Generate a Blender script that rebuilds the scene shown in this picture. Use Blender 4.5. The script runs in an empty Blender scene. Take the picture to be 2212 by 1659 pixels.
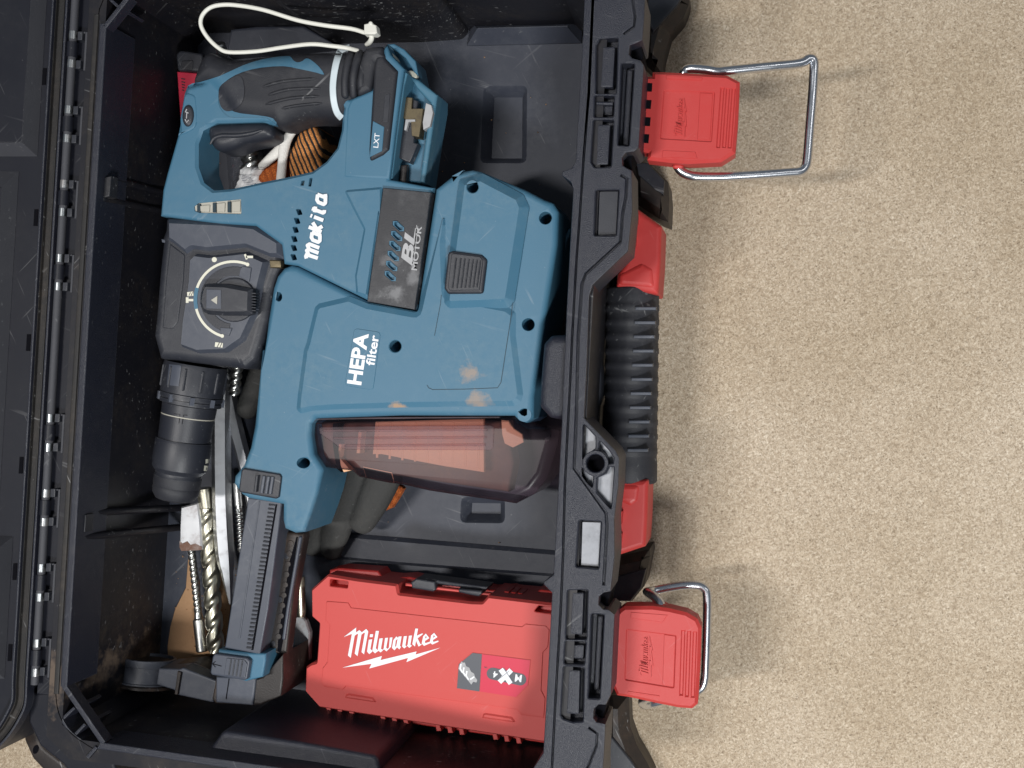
import bpy, bmesh, math, random
from mathutils import Vector, Matrix
from mathutils.geometry import tessellate_polygon, delaunay_2d_cdt
from mathutils.bvhtree import BVHTree
random.seed(7)
S = bpy.context.scene
COL = S.collection
# ---------------------------------------------------------------- camera, world, lamps
F_PX, TILT, CAM_Z = 2400.0, math.radians(12), 0.92
CW, CH = 2212.0, 1659.0
cam = bpy.data.objects.new('camera', bpy.data.cameras.new('camera'))
COL.objects.link(cam)
cam.location = (0, 0, CAM_Z)
cam.rotation_euler = (0, TILT, 0)
cam.data.sensor_width = 36.0
cam.data.lens = 36.0 * F_PX / CW
cam.data.clip_start = 0.02
cam.data.clip_end = 50
S.camera = cam
W = bpy.data.worlds.new('World'); S.world = W; W.use_nodes = True
W.node_tree.nodes['Background'].inputs[0].default_value = (0.74, 0.86, 1.0, 1)
W.node_tree.nodes['Background'].inputs[1].default_value = 0.17
def area(name, loc, aim, sx, sy, power, col):
    l = bpy.data.lights.new(name, 'AREA'); l.shape = 'RECTANGLE'; l.size = sx; l.size_y = sy
    l.energy = power; l.color = col
    o = bpy.data.objects.new(name, l); COL.objects.link(o); o.location = loc
    d = Vector(aim) - Vector(loc)
    o.rotation_euler = d.to_track_quat('-Z', 'Y').to_euler()
    return o
area('ceiling_and_fill_lamp', (-0.75, -0.12, 1.95), (0.05, 0, 0.1), 0.12, 0.5, 20, (1.0, 0.97, 0.94))
area('ceiling_and_fill_lamp', (0.34, -0.98, 1.55), (0.12, -0.1, 0.1), 0.36, 0.16, 25, (0.99, 1.0, 0.99))
area('ceiling_and_fill_lamp', (1.6, 0.7, 2.2), (0.0, 0, 0.1), 0.3, 1.2, 5.0, (1.0, 0.98, 0.96))  # unseen fill lamp, added to lighten the right side
S.render.engine = 'CYCLES'
S.view_settings.view_transform = 'Standard'
S.view_settings.look = 'None'
S.view_settings.exposure = 0.0
S.view_settings.gamma = 1.0
S.cycles.max_bounces = 10
S.cycles.transparent_max_bounces = 16

# ---------------------------------------------------------------- pixel -> place helpers
ST, CT = math.sin(TILT), math.cos(TILT)
def P(u, v, z):
    a = (u - CW / 2) / F_PX; b = -(v - CH / 2) / F_PX
    s = (CAM_Z - z) / (a * ST + CT)
    return Vector((s * (a * CT - ST), s * b, z))
def RAY(u, v):
    a = (u - CW / 2) / F_PX; b = -(v - CH / 2) / F_PX
    return Vector((a * CT - ST, b, -(a * ST + CT))).normalized()
def frame(x0, y0, w=1200):
    k = w / 2212.0 / 1.8517; ox = x0 / 1.8517; oy = y0 / 1.8517
    return lambda *p: [(ox + q[0] * k, oy + q[1] * k) for q in p]
A_ = frame(0, 0); B_ = frame(700, 0); C_ = frame(1700, 0); D_ = frame(500, 800); E_ = frame(1600, 800)
G_ = frame(400, 1400); H_ = frame(1600, 1400); I_ = frame(0, 2172); J_ = frame(1100, 2172); K_ = frame(1900, 2172)
F_ = frame(0, 800, 800); L_ = frame(0, 1400, 800); M_ = frame(2500, 100, 1000); N_ = frame(0, 0, 800); O_ = frame(0, 2000, 800)
Q_ = frame(1200, 1600, 800); R_ = frame(1000, 1900, 500); S_ = frame(700, 2000, 600); T_ = frame(1300, 2450, 600)

OFF = {}
def link(o, parent=None):
    COL.objects.link(o)
    if parent is not None:
        o.parent = parent
    return o
def thing(name, label, cat, base, group=None):
    o = bpy.data.objects.new(name, None); COL.objects.link(o); o.location = base
    o.empty_display_size = 0.02
    o['label'] = label; o['category'] = cat
    if group: o['group'] = group
    OFF[o.name] = Vector(base)
    return o
def tag(o, label, cat, group=None):
    o['label'] = label; o['category'] = cat
    if group: o['group'] = group
    return o
def mk(name, verts, faces, mats, parent=None, midx=None, sharp=35, smooth=True):
    off = OFF[parent.name] if parent is not None else Vector((0, 0, 0))
    me = bpy.data.meshes.new(name)
    me.from_pydata([tuple(Vector(v) - off) for v in verts], [], faces)
    if not isinstance(mats, (list, tuple)): mats = [mats]
    for m in mats: me.materials.append(m)
    if midx: me.polygons.foreach_set('material_index', midx)
    bm = bmesh.new(); bm.from_mesh(me)
    bmesh.ops.remove_doubles(bm, verts=bm.verts, dist=1e-6)
    bmesh.ops.recalc_face_normals(bm, faces=bm.faces)
    bmesh.ops.dissolve_degenerate(bm, dist=2e-6, edges=bm.edges)
    bm.to_mesh(me); bm.free()
    if me.validate(): print('fixed', name)
    if smooth:
        me.polygons.foreach_set('use_smooth', [True] * len(me.polygons))
        me.set_sharp_from_angle(angle=math.radians(sharp))
    me.update()
    o = bpy.data.objects.new(name, me); link(o, parent)
    OFF[o.name] = off
    if parent is None:      # a thing that is one mesh: put its origin at its base
        xs = [v.co for v in me.vertices]
        c = Vector(((min(p.x for p in xs) + max(p.x for p in xs)) / 2, (min(p.y for p in xs) + max(p.y for p in xs)) / 2, min(p.z for p in xs)))
        for v in me.vertices: v.co -= c
        o.location = c; OFF[o.name] = c
    return o

# ---------------------------------------------------------------- outline helpers (world XY)
def area2(p):
    return sum(p[i][0] * p[(i + 1) % len(p)][1] - p[(i + 1) % len(p)][0] * p[i][1] for i in range(len(p)))
def inset(p, d):
    n = len(p); out = []
    for i in range(n):
        a, b, c = p[i - 1], p[i], p[(i + 1) % n]
        e1 = (b - a); e2 = (c - b)
        if e1.length < 1e-9 or e2.length < 1e-9: out.append(b.copy()); continue
        e1.normalize(); e2.normalize()
        n1 = Vector((-e1.y, e1.x)); n2 = Vector((-e2.y, e2.x))
        k = 1 + n1.dot(n2)
        out.append(b + (n1 + n2) * (d / max(k, 0.4)))
    return out
def fillet(p, r, d, n):
    """round every corner of CCW polygon p; r radius for inset 0, d the inset already applied"""
    m = len(p); out = []
    for i in range(m):
        a, b, c = p[i - 1], p[i], p[(i + 1) % m]
        e1 = a - b; e2 = c - b
        l1, l2 = e1.length, e2.length
        if l1 < 1e-9 or l2 < 1e-9:
            out += [b.copy()] * (n + 1); continue
        e1 /= l1; e2 /= l2
        convex = (-e1.x) * e2.y - (-e1.y) * e2.x > 0
        rr = max(r - d, r * 0.12) if convex else r + d
        co = max(-0.9999, min(0.9999, e1.dot(e2)))
        th = math.acos(co)
        t = rr / math.tan(th / 2) if th > 1e-3 else 0
        t = min(t, 0.47 * min(l1, l2))
        q1 = b + e1 * t; q2 = b + e2 * t
        for k in range(n + 1):
            s = k / n
            out.append(q1 * ((1 - s) ** 2) + b * (2 * s * (1 - s)) + q2 * (s * s))
    return out
def spl(pts, n=4, closed=True):
    out = []; m = len(pts)
    rng = range(m) if closed else range(m - 1)
    for i in rng:
        g = (lambda j: pts[j % m]) if closed else (lambda j: pts[max(0, min(m - 1, j))])
        p0, p1, p2, p3 = g(i - 1), g(i), g(i + 1), g(i + 2)
        for k in range(n):
            t = k / n
            out.append(tuple(0.5 * (2 * p1[c] + (p2[c] - p0[c]) * t + (2 * p0[c] - 5 * p1[c] + 4 * p2[c] - p3[c]) * t * t
                                    + (3 * p1[c] - p0[c] - 3 * p2[c] + p3[c]) * t ** 3) for c in range(len(p1))))
    if not closed: out.append(tuple(pts[-1]))
    return out
def circ(u, v, r, n=20, ry=None, rot=0):
    ry = ry or r
    return [(u + r * math.cos(a) * math.cos(rot) - ry * math.sin(a) * math.sin(rot),
             v + r * math.cos(a) * math.sin(rot) + ry * math.sin(a) * math.cos(rot)) for a in [2 * math.pi * i / n for i in range(n)]]
def inpoly(x, y, p):
    c = False; n = len(p); j = n - 1
    for i in range(n):
        if (p[i][1] > y) != (p[j][1] > y) and x < (p[j][0] - p[i][0]) * (y - p[i][1]) / (p[j][1] - p[i][1]) + p[i][0]: c = not c
        j = i
    return c

def toworld(pts, z):
    zz = (lambda u, v: z) if not callable(z) else z
    w = [P(u, v, zz(u, v)) for u, v in pts]
    xy = [Vector((p.x, p.y)) for p in w]
    return xy
def zplane(z, pts):
    """z(x, y) in world from a z(u, v) given in picture terms (plane through three points)"""
    if not callable(z): return lambda x, y: z
    us = [p[0] for p in pts]; vs = [p[1] for p in pts]
    u0, u1, v0, v1 = min(us), max(us), min(vs), max(vs)
    a, b, c = [P(u, v, z(u, v)) for u, v in ((u0, v0), (u1, v0), (u0, v1))]
    n = (b - a).cross(c - a)
    return lambda x, y: a.z - (n.x * (x - a.x) + n.y * (y - a.y)) / n.z

def prism(name, pts, z, zb, mat, parent=None, r=0.001, seg=3, rf=0.0, nf=3, holes=(), cham=None, zf=None, draft=0.0, midmats=None, sharp=35):
    """closed solid: outline pts (picture px at height z), rounded or chamfered top edge, walls down to zb.
    holes: (pts, depth, rf, matindex) blind recesses."""
    xy = toworld(pts, z)
    if area2(xy) < 0: xy.reverse()
    zf = zf or zplane(z, pts)
    prof = []
    if cham:
        prof = [(cham[0], 0.0), (0.0, cham[1])]
    elif r > 0:
        for i in range(seg + 1):
            a = math.pi / 2 * i / seg
            prof.append((r * (1 - math.sin(a)), r * (1 - math.cos(a))))
    else:
        prof = [(0, 0)]
    V = []; Fc = []; MI = []
    rings = []
    for d, drop in prof:
        q = inset(xy, d)
        if rf > 0: q = fillet(q, rf, d, nf)
        ring = []
        for p in q:
            V.append((p.x, p.y, zf(p.x, p.y) - drop)); ring.append(len(V) - 1)
        rings.append(ring)
    q = inset(xy, -draft) if draft else xy
    if rf > 0: q = fillet(q, rf, -draft, nf)
    ring = []
    for p in q:
        V.append((p.x, p.y, zb)); ring.append(len(V) - 1)
    rings.append(ring)
    for a, b in zip(rings, rings[1:]):
        n = len(a)
        for i in range(n):
            j = (i + 1) % n
            Fc.append((a[i], b[i], b[j], a[j])); MI.append(0)
    if not any(h[1] > zf(xy[0].x, xy[0].y) - zb for h in holes):
        Fc.append(tuple(reversed(rings[-1]))); MI.append(0)
    loops = [[Vector((V[i][0], V[i][1], 0)) for i in rings[0]]]
    idx = list(rings[0])
    for h in holes:
        hp, depth = h[0], h[1]
        hrf = h[2] if len(h) > 2 else 0
        hm = h[3] if len(h) > 3 else 0
        hr = h[4] if len(h) > 4 else 0.0006
        hd = h[5] if len(h) > 5 else 0.0
        hxy = toworld(hp, z)
        if area2(hxy) < 0: hxy.reverse()
        hrings = []
        for d, drop in ((-hr, 0), (0, hr), (hd, depth)):
            qq = inset(hxy, d)
            if hrf > 0: qq = fillet(qq, hrf, d, nf)
            rg = []
            for p in qq:
                V.append((p.x, p.y, zf(p.x, p.y) - drop)); rg.append(len(V) - 1)
            hrings.append(rg)
        for a, b in zip(hrings, hrings[1:]):
            n = len(a)
            for i in range(n):
                j = (i + 1) % n
                Fc.append((a[i], a[j], b[j], b[i])); MI.append(0)
        bt = hrings[-1]
        for t in tessellate_polygon([[Vector((V[i][0], V[i][1], 0)) for i in bt]]):
            Fc.append(tuple(bt[k] for k in t)); MI.append(hm)
        loops.append([Vector((V[i][0], V[i][1], 0)) for i in hrings[0]])
        idx += hrings[0]
    for t in tessellate_polygon(loops):
        Fc.append(tuple(idx[k] for k in t)); MI.append(0)
    mats = [mat] + list(midmats or [])
    if cham: sharp = min(sharp, 18)
    o = mk(name, V, Fc, mats, parent, MI, sharp=sharp)
    if len(prof) > 1:
        weigh(o.data)
    return o

def weigh(me):
    """area-weighted corner normals inside each smooth fan, so flat faces stay flat beside rounded edges"""
    if any(p.area < 1e-13 for p in me.polygons): return
    sharp = set()
    for e in me.edges:
        if e.use_edge_sharp: sharp.add((min(e.vertices), max(e.vertices)))
    vf = {}
    ef = {}
    fv = [tuple(p.vertices) for p in me.polygons]
    for fi, vs in enumerate(fv):
        n = len(vs)
        for k in range(n):
            vf.setdefault(vs[k], []).append(fi)
            a, b = vs[k], vs[(k + 1) % n]
            ef.setdefault((min(a, b), max(a, b)), []).append(fi)
    wn = [p.normal * (p.area ** 1.3) for p in me.polygons]
    res = {}
    for v, fs in vf.items():
        if len(fs) == 1: res[(v, fs[0])] = me.polygons[fs[0]].normal.copy(); continue
        par = {f: f for f in fs}
        def find(x):
            while par[x] != x: x = par[x]
            return x
        for f in fs:
            vs = fv[f]; k = vs.index(v)
            for w in (vs[k - 1], vs[(k + 1) % len(vs)]):
                key = (min(v, w), max(v, w))
                if key in sharp: continue
                for g in ef[key]:
                    if g != f and g in par:
                        a, b = find(f), find(g)
                        if a != b: par[a] = b
        acc = {}
        for f in fs:
            r = find(f); acc[r] = acc.get(r, Vector()) + wn[f]
        for f in fs:
            q = acc[find(f)]
            res[(v, f)] = q.normalized() if q.length > 1e-20 else Vector((0, 0, 1))
    out = []
    for fi, p in enumerate(me.polygons):
        for v in p.vertices: out.append(res[(v, fi)])
    me.normals_split_custom_set(out)
def box_px(name, u0, v0, u1, v1, z, zb, mat, parent, r=0.0006, rf=0.0):
    return prism(name, [(u0, v0), (u1, v0), (u1, v1), (u0, v1)], z, zb, mat, parent, r=r, rf=rf)

def sweep(name, path, radii, mat, parent=None, n=12, sub=4, flat=1.0, closed=False, capn=3, up=None, sharp=50, ret=False):
    """tube along 3-D path, radii per point, rounded ends"""
    if not isinstance(radii, (list, tuple)): radii = [radii] * len(path)
    data = [tuple(p) + (r,) for p, r in zip(path, radii)]
    sm = spl(data, sub, closed) if sub > 1 else data
    pts = [Vector(s[:3]) for s in sm]; rs = [s[3] for s in sm]
    m = len(pts)
    V = []; Fc = []
    T0 = [(pts[(i + 1) % m] - pts[i - 1]) if closed else (pts[min(m - 1, i + 1)] - pts[max(0, i - 1)]) for i in range(m)]
    T0 = [t.normalized() for t in T0]
    upv = Vector(up) if up else Vector((0, 0, 1))
    rings = []
    N = upv - T0[0] * upv.dot(T0[0])
    if N.length < 1e-3: N = Vector((1, 0, 0)) - T0[0] * T0[0].x
    N.normalize()
    def ring(c, t, nn, r):
        b = t.cross(nn)
        rg = []
        for k in range(n):
            a = 2 * math.pi * k / n
            V.append(c + b * (r * math.cos(a)) + nn * (r * flat * math.sin(a))); rg.append(len(V) - 1)
        return rg
    for i in range(m):
        N = (N - T0[i] * N.dot(T0[i])).normalized()
        if i == 0 and not closed:
            for k in range(capn):
                a = math.pi / 2 * (k + 0.35) / (capn + 0.35)
                rings.append(ring(pts[0] - T0[0] * rs[0] * math.cos(a) * 0.98, T0[0], N, rs[0] * math.sin(a)))
        rings.append(ring(pts[i], T0[i], N, rs[i]))
        if i == m - 1 and not closed:
            for k in reversed(range(capn)):
                a = math.pi / 2 * (k + 0.35) / (capn + 0.35)
                rings.append(ring(pts[-1] + T0[-1] * rs[-1] * math.cos(a) * 0.98, T0[-1], N, rs[-1] * math.sin(a)))
    seq = list(zip(rings, rings[1:]))
    if closed: seq.append((rings[-1], rings[0]))
    for a, b in seq:
        for k in range(n):
            j = (k + 1) % n
            Fc.append((a[k], a[j], b[j], b[k]))
    if not closed:
        Fc.append(tuple(reversed(rings[0]))); Fc.append(tuple(rings[-1]))
    if ret: return V, Fc
    return mk(name, V, Fc, mat, parent, sharp=sharp)

def lathe(name, p0, p1, prof, mat, parent=None, n=36, sharp=30, mod=None):
    """prof: (t along p0->p1, radius); mod(t, ang) scales the radius"""
    p0 = Vector(p0); p1 = Vector(p1); ax = p1 - p0; t = ax.normalized()
    u = t.cross(Vector((0, 0, 1)))
    if u.length < 1e-3: u = Vector((1, 0, 0))
    u.normalize(); w = u.cross(t)
    V = []; Fc = []; rings = []
    for s, r in prof:
        rg = []
        for k in range(n):
            a = 2 * math.pi * k / n
            rr = r * (mod(s, a) if mod else 1)
            V.append(p0 + ax * s + u * (rr * math.cos(a)) + w * (rr * math.sin(a))); rg.append(len(V) - 1)
        rings.append(rg)
    for a, b in zip(rings, rings[1:]):
        for k in range(n):
            j = (k + 1) % n
            Fc.append((a[k], a[j], b[j], b[k]))
    Fc.append(tuple(reversed(rings[0]))); Fc.append(tuple(rings[-1]))
    return mk(name, V, Fc, mat, parent, sharp=sharp)

def drill_bit(name, p0, p1, R, turns, mat, parent=None, lobes=2, depth=0.35, steps=70, n=20, ex=1.8):
    prof = [(i / steps, R) for i in range(steps + 1)]
    def mod(s, a):
        c = math.cos(lobes * (a + 2 * math.pi * turns * s))
        return 1 - depth * max(0.0, 0.25 + 0.75 * c) ** ex
    return lathe(name, p0, p1, prof, mat, parent, n=n, sharp=50, mod=mod)

DG = None
def bvh_of(objs):
    vs = []; fs = []
    for o in objs:
        off = OFF[o.name]; b = len(vs)
        for v in o.data.vertices: vs.append(v.co + off)
        for p in o.data.polygons: fs.append([b + i for i in p.vertices])
    return BVHTree.FromPolygons(vs, fs)
def drape(name, pts, bvh, off, mat, parent=None, step=5.0, zdef=0.13, maxlen=1.2):
    """sheet laid on the surface seen inside the outline pts"""
    per = []
    m = len(pts)
    for i in range(m):
        a, b = pts[i], pts[(i + 1) % m]
        k = max(1, int(math.hypot(b[0] - a[0], b[1] - a[1]) / step))
        for s in range(k): per.append((a[0] + (b[0] - a[0]) * s / k, a[1] + (b[1] - a[1]) * s / k))
    us = [p[0] for p in per]; vs = [p[1] for p in per]
    inner = []
    u = min(us) + step / 2
    while u < max(us):
        v = min(vs) + step / 2
        while v < max(vs):
            if inpoly(u, v, per): inner.append((u, v))
            v += step
        u += step
    allp = [Vector(p) for p in per + inner]
    res = delaunay_2d_cdt(allp, [], [list(range(len(per)))], 1, 1e-4)
    V = []
    cl = Vector((0, 0, CAM_Z))
    for p in res[0]:
        hit, nrm, _, _ = bvh.ray_cast(cl, RAY(p.x, p.y), 3)
        if hit is None: hit = P(p.x, p.y, zdef); nrm = Vector((0, 0, 1))
        V.append(hit - RAY(p.x, p.y) * off)
    return mk(name, V, [list(f) for f in res[2]], mat, parent, sharp=60)

def flat(name, polys, z, mat, parent, th=0.0003):
    """printed shapes: list of outlines (px) lying at height z, tiny real thickness"""
    V = []; Fc = []
    for pi, poly in enumerate(polys):
        holes = []
        if isinstance(poly, dict): holes = poly['holes']; poly = poly['o']
        loops = []; idx = []
        for lp in [poly] + holes:
            zz = z if callable(z) else (lambda u, v: z)
            b = len(V); w = [P(u, v, zz(u, v)) for u, v in lp]
            for p in w: V.append((p.x, p.y, p.z + th + pi * 2.5e-5))
            loops.append([Vector((p.x, p.y, 0)) for p in w]); idx += list(range(b, b + len(lp)))
        for t in tessellate_polygon(loops): Fc.append(tuple(idx[k] for k in t))
    o = mk(name, V, Fc, mat, parent, smooth=False)
    for p in o.data.polygons:
        pass
    bm = bmesh.new(); bm.from_mesh(o.data)
    for f in bm.faces:
        if f.normal.z < 0: f.normal_flip()
    bm.to_mesh(o.data); bm.free()
    return o
def stroke(pts, w):
    """open polyline -> outline polygon of width w (px)"""
    n = len(pts); L = []; Rr = []
    for i in range(n):
        a = pts[max(0, i - 1)]; b = pts[min(n - 1, i + 1)]
        dx, dy = b[0] - a[0], b[1] - a[1]; l = math.hypot(dx, dy) or 1
        nx, ny = -dy / l * w / 2, dx / l * w / 2
        L.append((pts[i][0] + nx, pts[i][1] + ny)); Rr.append((pts[i][0] - nx, pts[i][1] - ny))
    return L + Rr[::-1]
def thick(pts, w, round_=True):
    out = []
    for a, b in zip(pts, pts[1:]):
        out.append(stroke([a, b], w))
    if round_:
        for p in pts[1:-1]: out.append(circ(p[0], p[1], w / 2, 12))
    return out
def text(name, s, o, ex, h, z, mat, parent, shear=0.0, bold=0.0, wid=1.0, th=0.0003, spacing=1.0, fit=None):
    """lettering: baseline start o (px), baseline direction ex (px vector), letter height h (px)"""
    c = bpy.data.curves.new(name, 'FONT'); c.body = s; c.size = 1; c.shear = shear; c.offset = bold; c.space_character = spacing
    c.resolution_u = 3
    ob = bpy.data.objects.new(name, c); COL.objects.link(ob)
    bpy.context.view_layer.update()
    me = bpy.data.meshes.new_from_object(ob.evaluated_get(bpy.context.evaluated_depsgraph_get()))
    bpy.data.objects.remove(ob); bpy.data.curves.remove(c)
    l = math.hypot(*ex); e = (ex[0] / l, ex[1] / l); up = (e[1], -e[0])
    k = h / 0.70
    if fit:
        xs = [v.co.x for v in me.vertices]; wid = fit / (k * (max(xs) - min(0, min(xs))))
    zz = z if callable(z) else (lambda u, v: z)
    V = []
    for v in me.vertices:
        u_ = o[0] + e[0] * v.co.x * k * wid + up[0] * v.co.y * k
        v_ = o[1] + e[1] * v.co.x * k * wid + up[1] * v.co.y * k
        p = P(u_, v_, zz(u_, v_)); V.append((p.x, p.y, p.z + th))
    Fc = [tuple(p.vertices) for p in me.polygons]
    bpy.data.meshes.remove(me)
    ob = mk(name, V, Fc, mat, parent, smooth=False)
    bm = bmesh.new(); bm.from_mesh(ob.data)
    for f in bm.faces:
        if f.normal.z < 0: f.normal_flip()
    bm.to_mesh(ob.data); bm.free()
    return ob
def pillow(name, pts, z, zb, r, mat, parent=None, step=4.0, zf=None, sharp=60, power=2.0, bump=None):
    """rounded cushion over the outline: height falls off towards the edge over distance r, walls down to zb"""
    per = []; m = len(pts)
    for i in range(m):
        a, b = pts[i], pts[(i + 1) % m]
        k = max(1, int(math.hypot(b[0] - a[0], b[1] - a[1]) / step))
        for s in range(k): per.append((a[0] + (b[0] - a[0]) * s / k, a[1] + (b[1] - a[1]) * s / k))
    us = [p[0] for p in per]; vs = [p[1] for p in per]
    kpx = (P(1001, 800, z) - P(1000, 800, z)).length
    segs = [(per[i], per[(i + 1) % len(per)]) for i in range(len(per))]
    def dist(x, y):
        best = 1e9
        for (ax, ay), (bx, by) in segs:
            dx, dy = bx - ax, by - ay; l2 = dx * dx + dy * dy or 1e-9
            t = max(0, min(1, ((x - ax) * dx + (y - ay) * dy) / l2))
            d = (x - ax - dx * t) ** 2 + (y - ay - dy * t) ** 2
            if d < best: best = d
        return math.sqrt(best) * kpx
    inner = []; hs = []
    zz = zf or (lambda u, v: z)
    def fall(d): return 0 if d >= r else r - (max(0.0, r ** power - (r - d) ** power)) ** (1 / power)
    near = []
    u = min(us) + step / 2
    while u < max(us):
        v = min(vs) + step / 2
        while v < max(vs):
            if inpoly(u, v, per):
                d = dist(u, v)
                if d > kpx * step * 0.35: inner.append((u, v)); hs.append(fall(d))
            v += step
        u += step
    n0 = len(per)
    res = delaunay_2d_cdt([Vector(p) for p in per + inner], [], [list(range(n0))], 1, 1e-4)
    V = []
    for i, p in enumerate(res[0]):
        o = res[3][i]; src = o[0] if o else 0
        h = r if src < n0 else hs[src - n0]
        q = P(p.x, p.y, zz(p.x, p.y)); e = bump(p.x, p.y) if bump else 0
        V.append(Vector((q.x, q.y, q.z - h + e)))
    Fc = [list(f) for f in res[2]]
    first = {}
    for i, o in enumerate(res[3]):
        for s in o:
            if s < n0 and s not in first: first[s] = i
    b = len(V); lp = [first[s] for s in range(n0) if s in first]
    for i in lp: V.append(Vector((V[i].x, V[i].y, zb)))
    for k in range(len(lp)):
        j = (k + 1) % len(lp)
        Fc.append([lp[k], lp[j], b + j, b + k])
    Fc.append([b + k for k in range(len(lp))])
    return mk(name, V, Fc, mat, parent, sharp=sharp)
# ---------------------------------------------------------------- materials
def nodes(m):
    m.use_nodes = True
    return m.node_tree.nodes, m.node_tree.links, m.node_tree.nodes['Principled BSDF']
def plastic(name, col, rough=0.5, bump=0.15, bscale=900, dust=0.25, dcol=(0.30, 0.28, 0.26), scratch=0.25, spec=0.5, wear=6.0, stains=(), edge=0.0, sthr=0.685):
    m = bpy.data.materials.new(name); N, L, B = nodes(m)
    tc = N.new('ShaderNodeTexCoord')
    def noise(sc, det=4, rgh=0.55, vec=None):
        t = N.new('ShaderNodeTexNoise'); t.inputs['Scale'].default_value = sc; t.inputs['Detail'].default_value = det
        t.inputs['Roughness'].default_value = rgh
        L.new(vec or tc.outputs['Object'], t.inputs['Vector']); return t
    def ramp(src, a, b):
        r = N.new('ShaderNodeMapRange'); r.inputs[1].default_value = a; r.inputs[2].default_value = b
        L.new(src, r.inputs[0]); return r.outputs[0]
    def mixc(fac, c1, c2):
        x = N.new('ShaderNodeMix'); x.data_type = 'RGBA'
        L.new(fac, x.inputs[0])
        for s, v in ((6, c1), (7, c2)):
            if hasattr(v, 'is_output'): L.new(v, x.inputs[s])
            else: x.inputs[s].default_value = (*v, 1)
        return x.outputs[2]
    def mul(a, b):
        x = N.new('ShaderNodeMath'); x.operation = 'MULTIPLY'
        L.new(a, x.inputs[0])
        if hasattr(b, 'is_output'): L.new(b, x.inputs[1])
        else: x.inputs[1].default_value = b
        return x.outputs[0]
    big = noise(wear * 2, 6, 0.65)
    fine = noise(140, 5, 0.7)
    dmask = mul(mul(ramp(big.outputs[0], 0.42, 0.75), ramp(fine.outputs[0], 0.35, 0.7)), dust)
    c = mixc(dmask, col, dcol)
    if scratch > 0:
        sm = None
        for ang, sc in ((0.45, 26), (1.25, 15), (2.3, 19)):
            mp = N.new('ShaderNodeMapping'); mp.vector_type = 'TEXTURE'; mp.inputs['Rotation'].default_value = (0, 0, ang); mp.inputs['Scale'].default_value = (1, 20, 1)
            L.new(tc.outputs['Object'], mp.inputs[0])
            t = noise(sc * 16, 2, 0.5, mp.outputs[0])
            k = mul(ramp(t.outputs[0], sthr, sthr + 0.055), ramp(noise(sc * 0.9, 2).outputs[0], 0.48 - (0.685 - sthr) * 2, 0.60 - (0.685 - sthr) * 2))
            if sm is None: sm = k
            else:
                x = N.new('ShaderNodeMath'); x.operation = 'MAXIMUM'; L.new(sm, x.inputs[0]); L.new(k, x.inputs[1]); sm = x.outputs[0]
        # specks
        sp = ramp(noise(420, 1).outputs[0], 0.785, 0.81)
        x = N.new('ShaderNodeMath'); x.operation = 'MAXIMUM'; L.new(sm, x.inputs[0]); L.new(sp, x.inputs[1])
        c = mixc(mul(x.outputs[0], scratch), c, tuple(min(1, 0.35 + v * 0.5) for v in col))
    for sx, sy, ra, rb, amt, scol in stains:
        mp = N.new('ShaderNodeMapping'); mp.vector_type = 'TEXTURE'; mp.inputs['Location'].default_value = (sx, sy, 0); mp.inputs['Scale'].default_value = (ra, rb, 1)
        L.new(tc.outputs['Object'], mp.inputs[0])
        sp = N.new('ShaderNodeSeparateXYZ'); L.new(mp.outputs[0], sp.inputs[0])
        cb = N.new('ShaderNodeCombineXYZ'); L.new(sp.outputs[0], cb.inputs[0]); L.new(sp.outputs[1], cb.inputs[1])
        ln = N.new('ShaderNodeVectorMath'); ln.operation = 'LENGTH'; L.new(cb.outputs[0], ln.inputs[0])
        sn = noise(75, 6, 0.7)
        sm_ = N.new('ShaderNodeMath'); sm_.operation = 'SUBTRACT'; L.new(sn.outputs[0], sm_.inputs[0])
        hf = N.new('ShaderNodeMath'); hf.operation = 'MULTIPLY'; hf.inputs[1].default_value = 0.35; L.new(ln.outputs['Value'], hf.inputs[0]); L.new(hf.outputs[0], sm_.inputs[1])
        c = mixc(mul(ramp(sm_.outputs[0], 0.20, 0.42), amt), c, scol)
    if edge > 0:
        bv = N.new('ShaderNodeBevel'); bv.samples = 4; bv.inputs['Radius'].default_value = 0.0012
        gm = N.new('ShaderNodeNewGeometry'); dt = N.new('ShaderNodeVectorMath'); dt.operation = 'DOT_PRODUCT'
        L.new(bv.outputs[0], dt.inputs[0]); L.new(gm.outputs['Normal'], dt.inputs[1])
        em = ramp(dt.outputs['Value'], 0.985, 0.86)
        c = mixc(mul(mul(em, ramp(noise(55, 4, 0.7).outputs[0], 0.40, 0.62)), edge), c, tuple(min(1, 0.12 + v * 1.1) for v in col))
    L.new(c, B.inputs['Base Color'])
    rr = N.new('ShaderNodeMapRange'); rr.inputs[3].default_value = rough - 0.08; rr.inputs[4].default_value = rough + 0.16
    L.new(big.outputs[0], rr.inputs[0]); L.new(rr.outputs[0], B.inputs['Roughness'])
    B.inputs['Specular IOR Level'].default_value = spec
    bp = N.new('ShaderNodeBump'); bp.inputs['Strength'].default_value = bump; bp.inputs['Distance'].default_value = 0.0006
    L.new(noise(bscale, 2).outputs[0], bp.inputs['Height']); L.new(bp.outputs[0], B.inputs['Normal'])
    return m
def simple(name, col, rough=0.5, metal=0.0, spec=0.5):
    m = bpy.data.materials.new(name); N, L, B = nodes(m)
    B.inputs['Base Color'].default_value = (*col, 1); B.inputs['Roughness'].default_value = rough
    B.inputs['Metallic'].default_value = metal; B.inputs['Specular IOR Level'].default_value = spec
    return m
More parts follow.
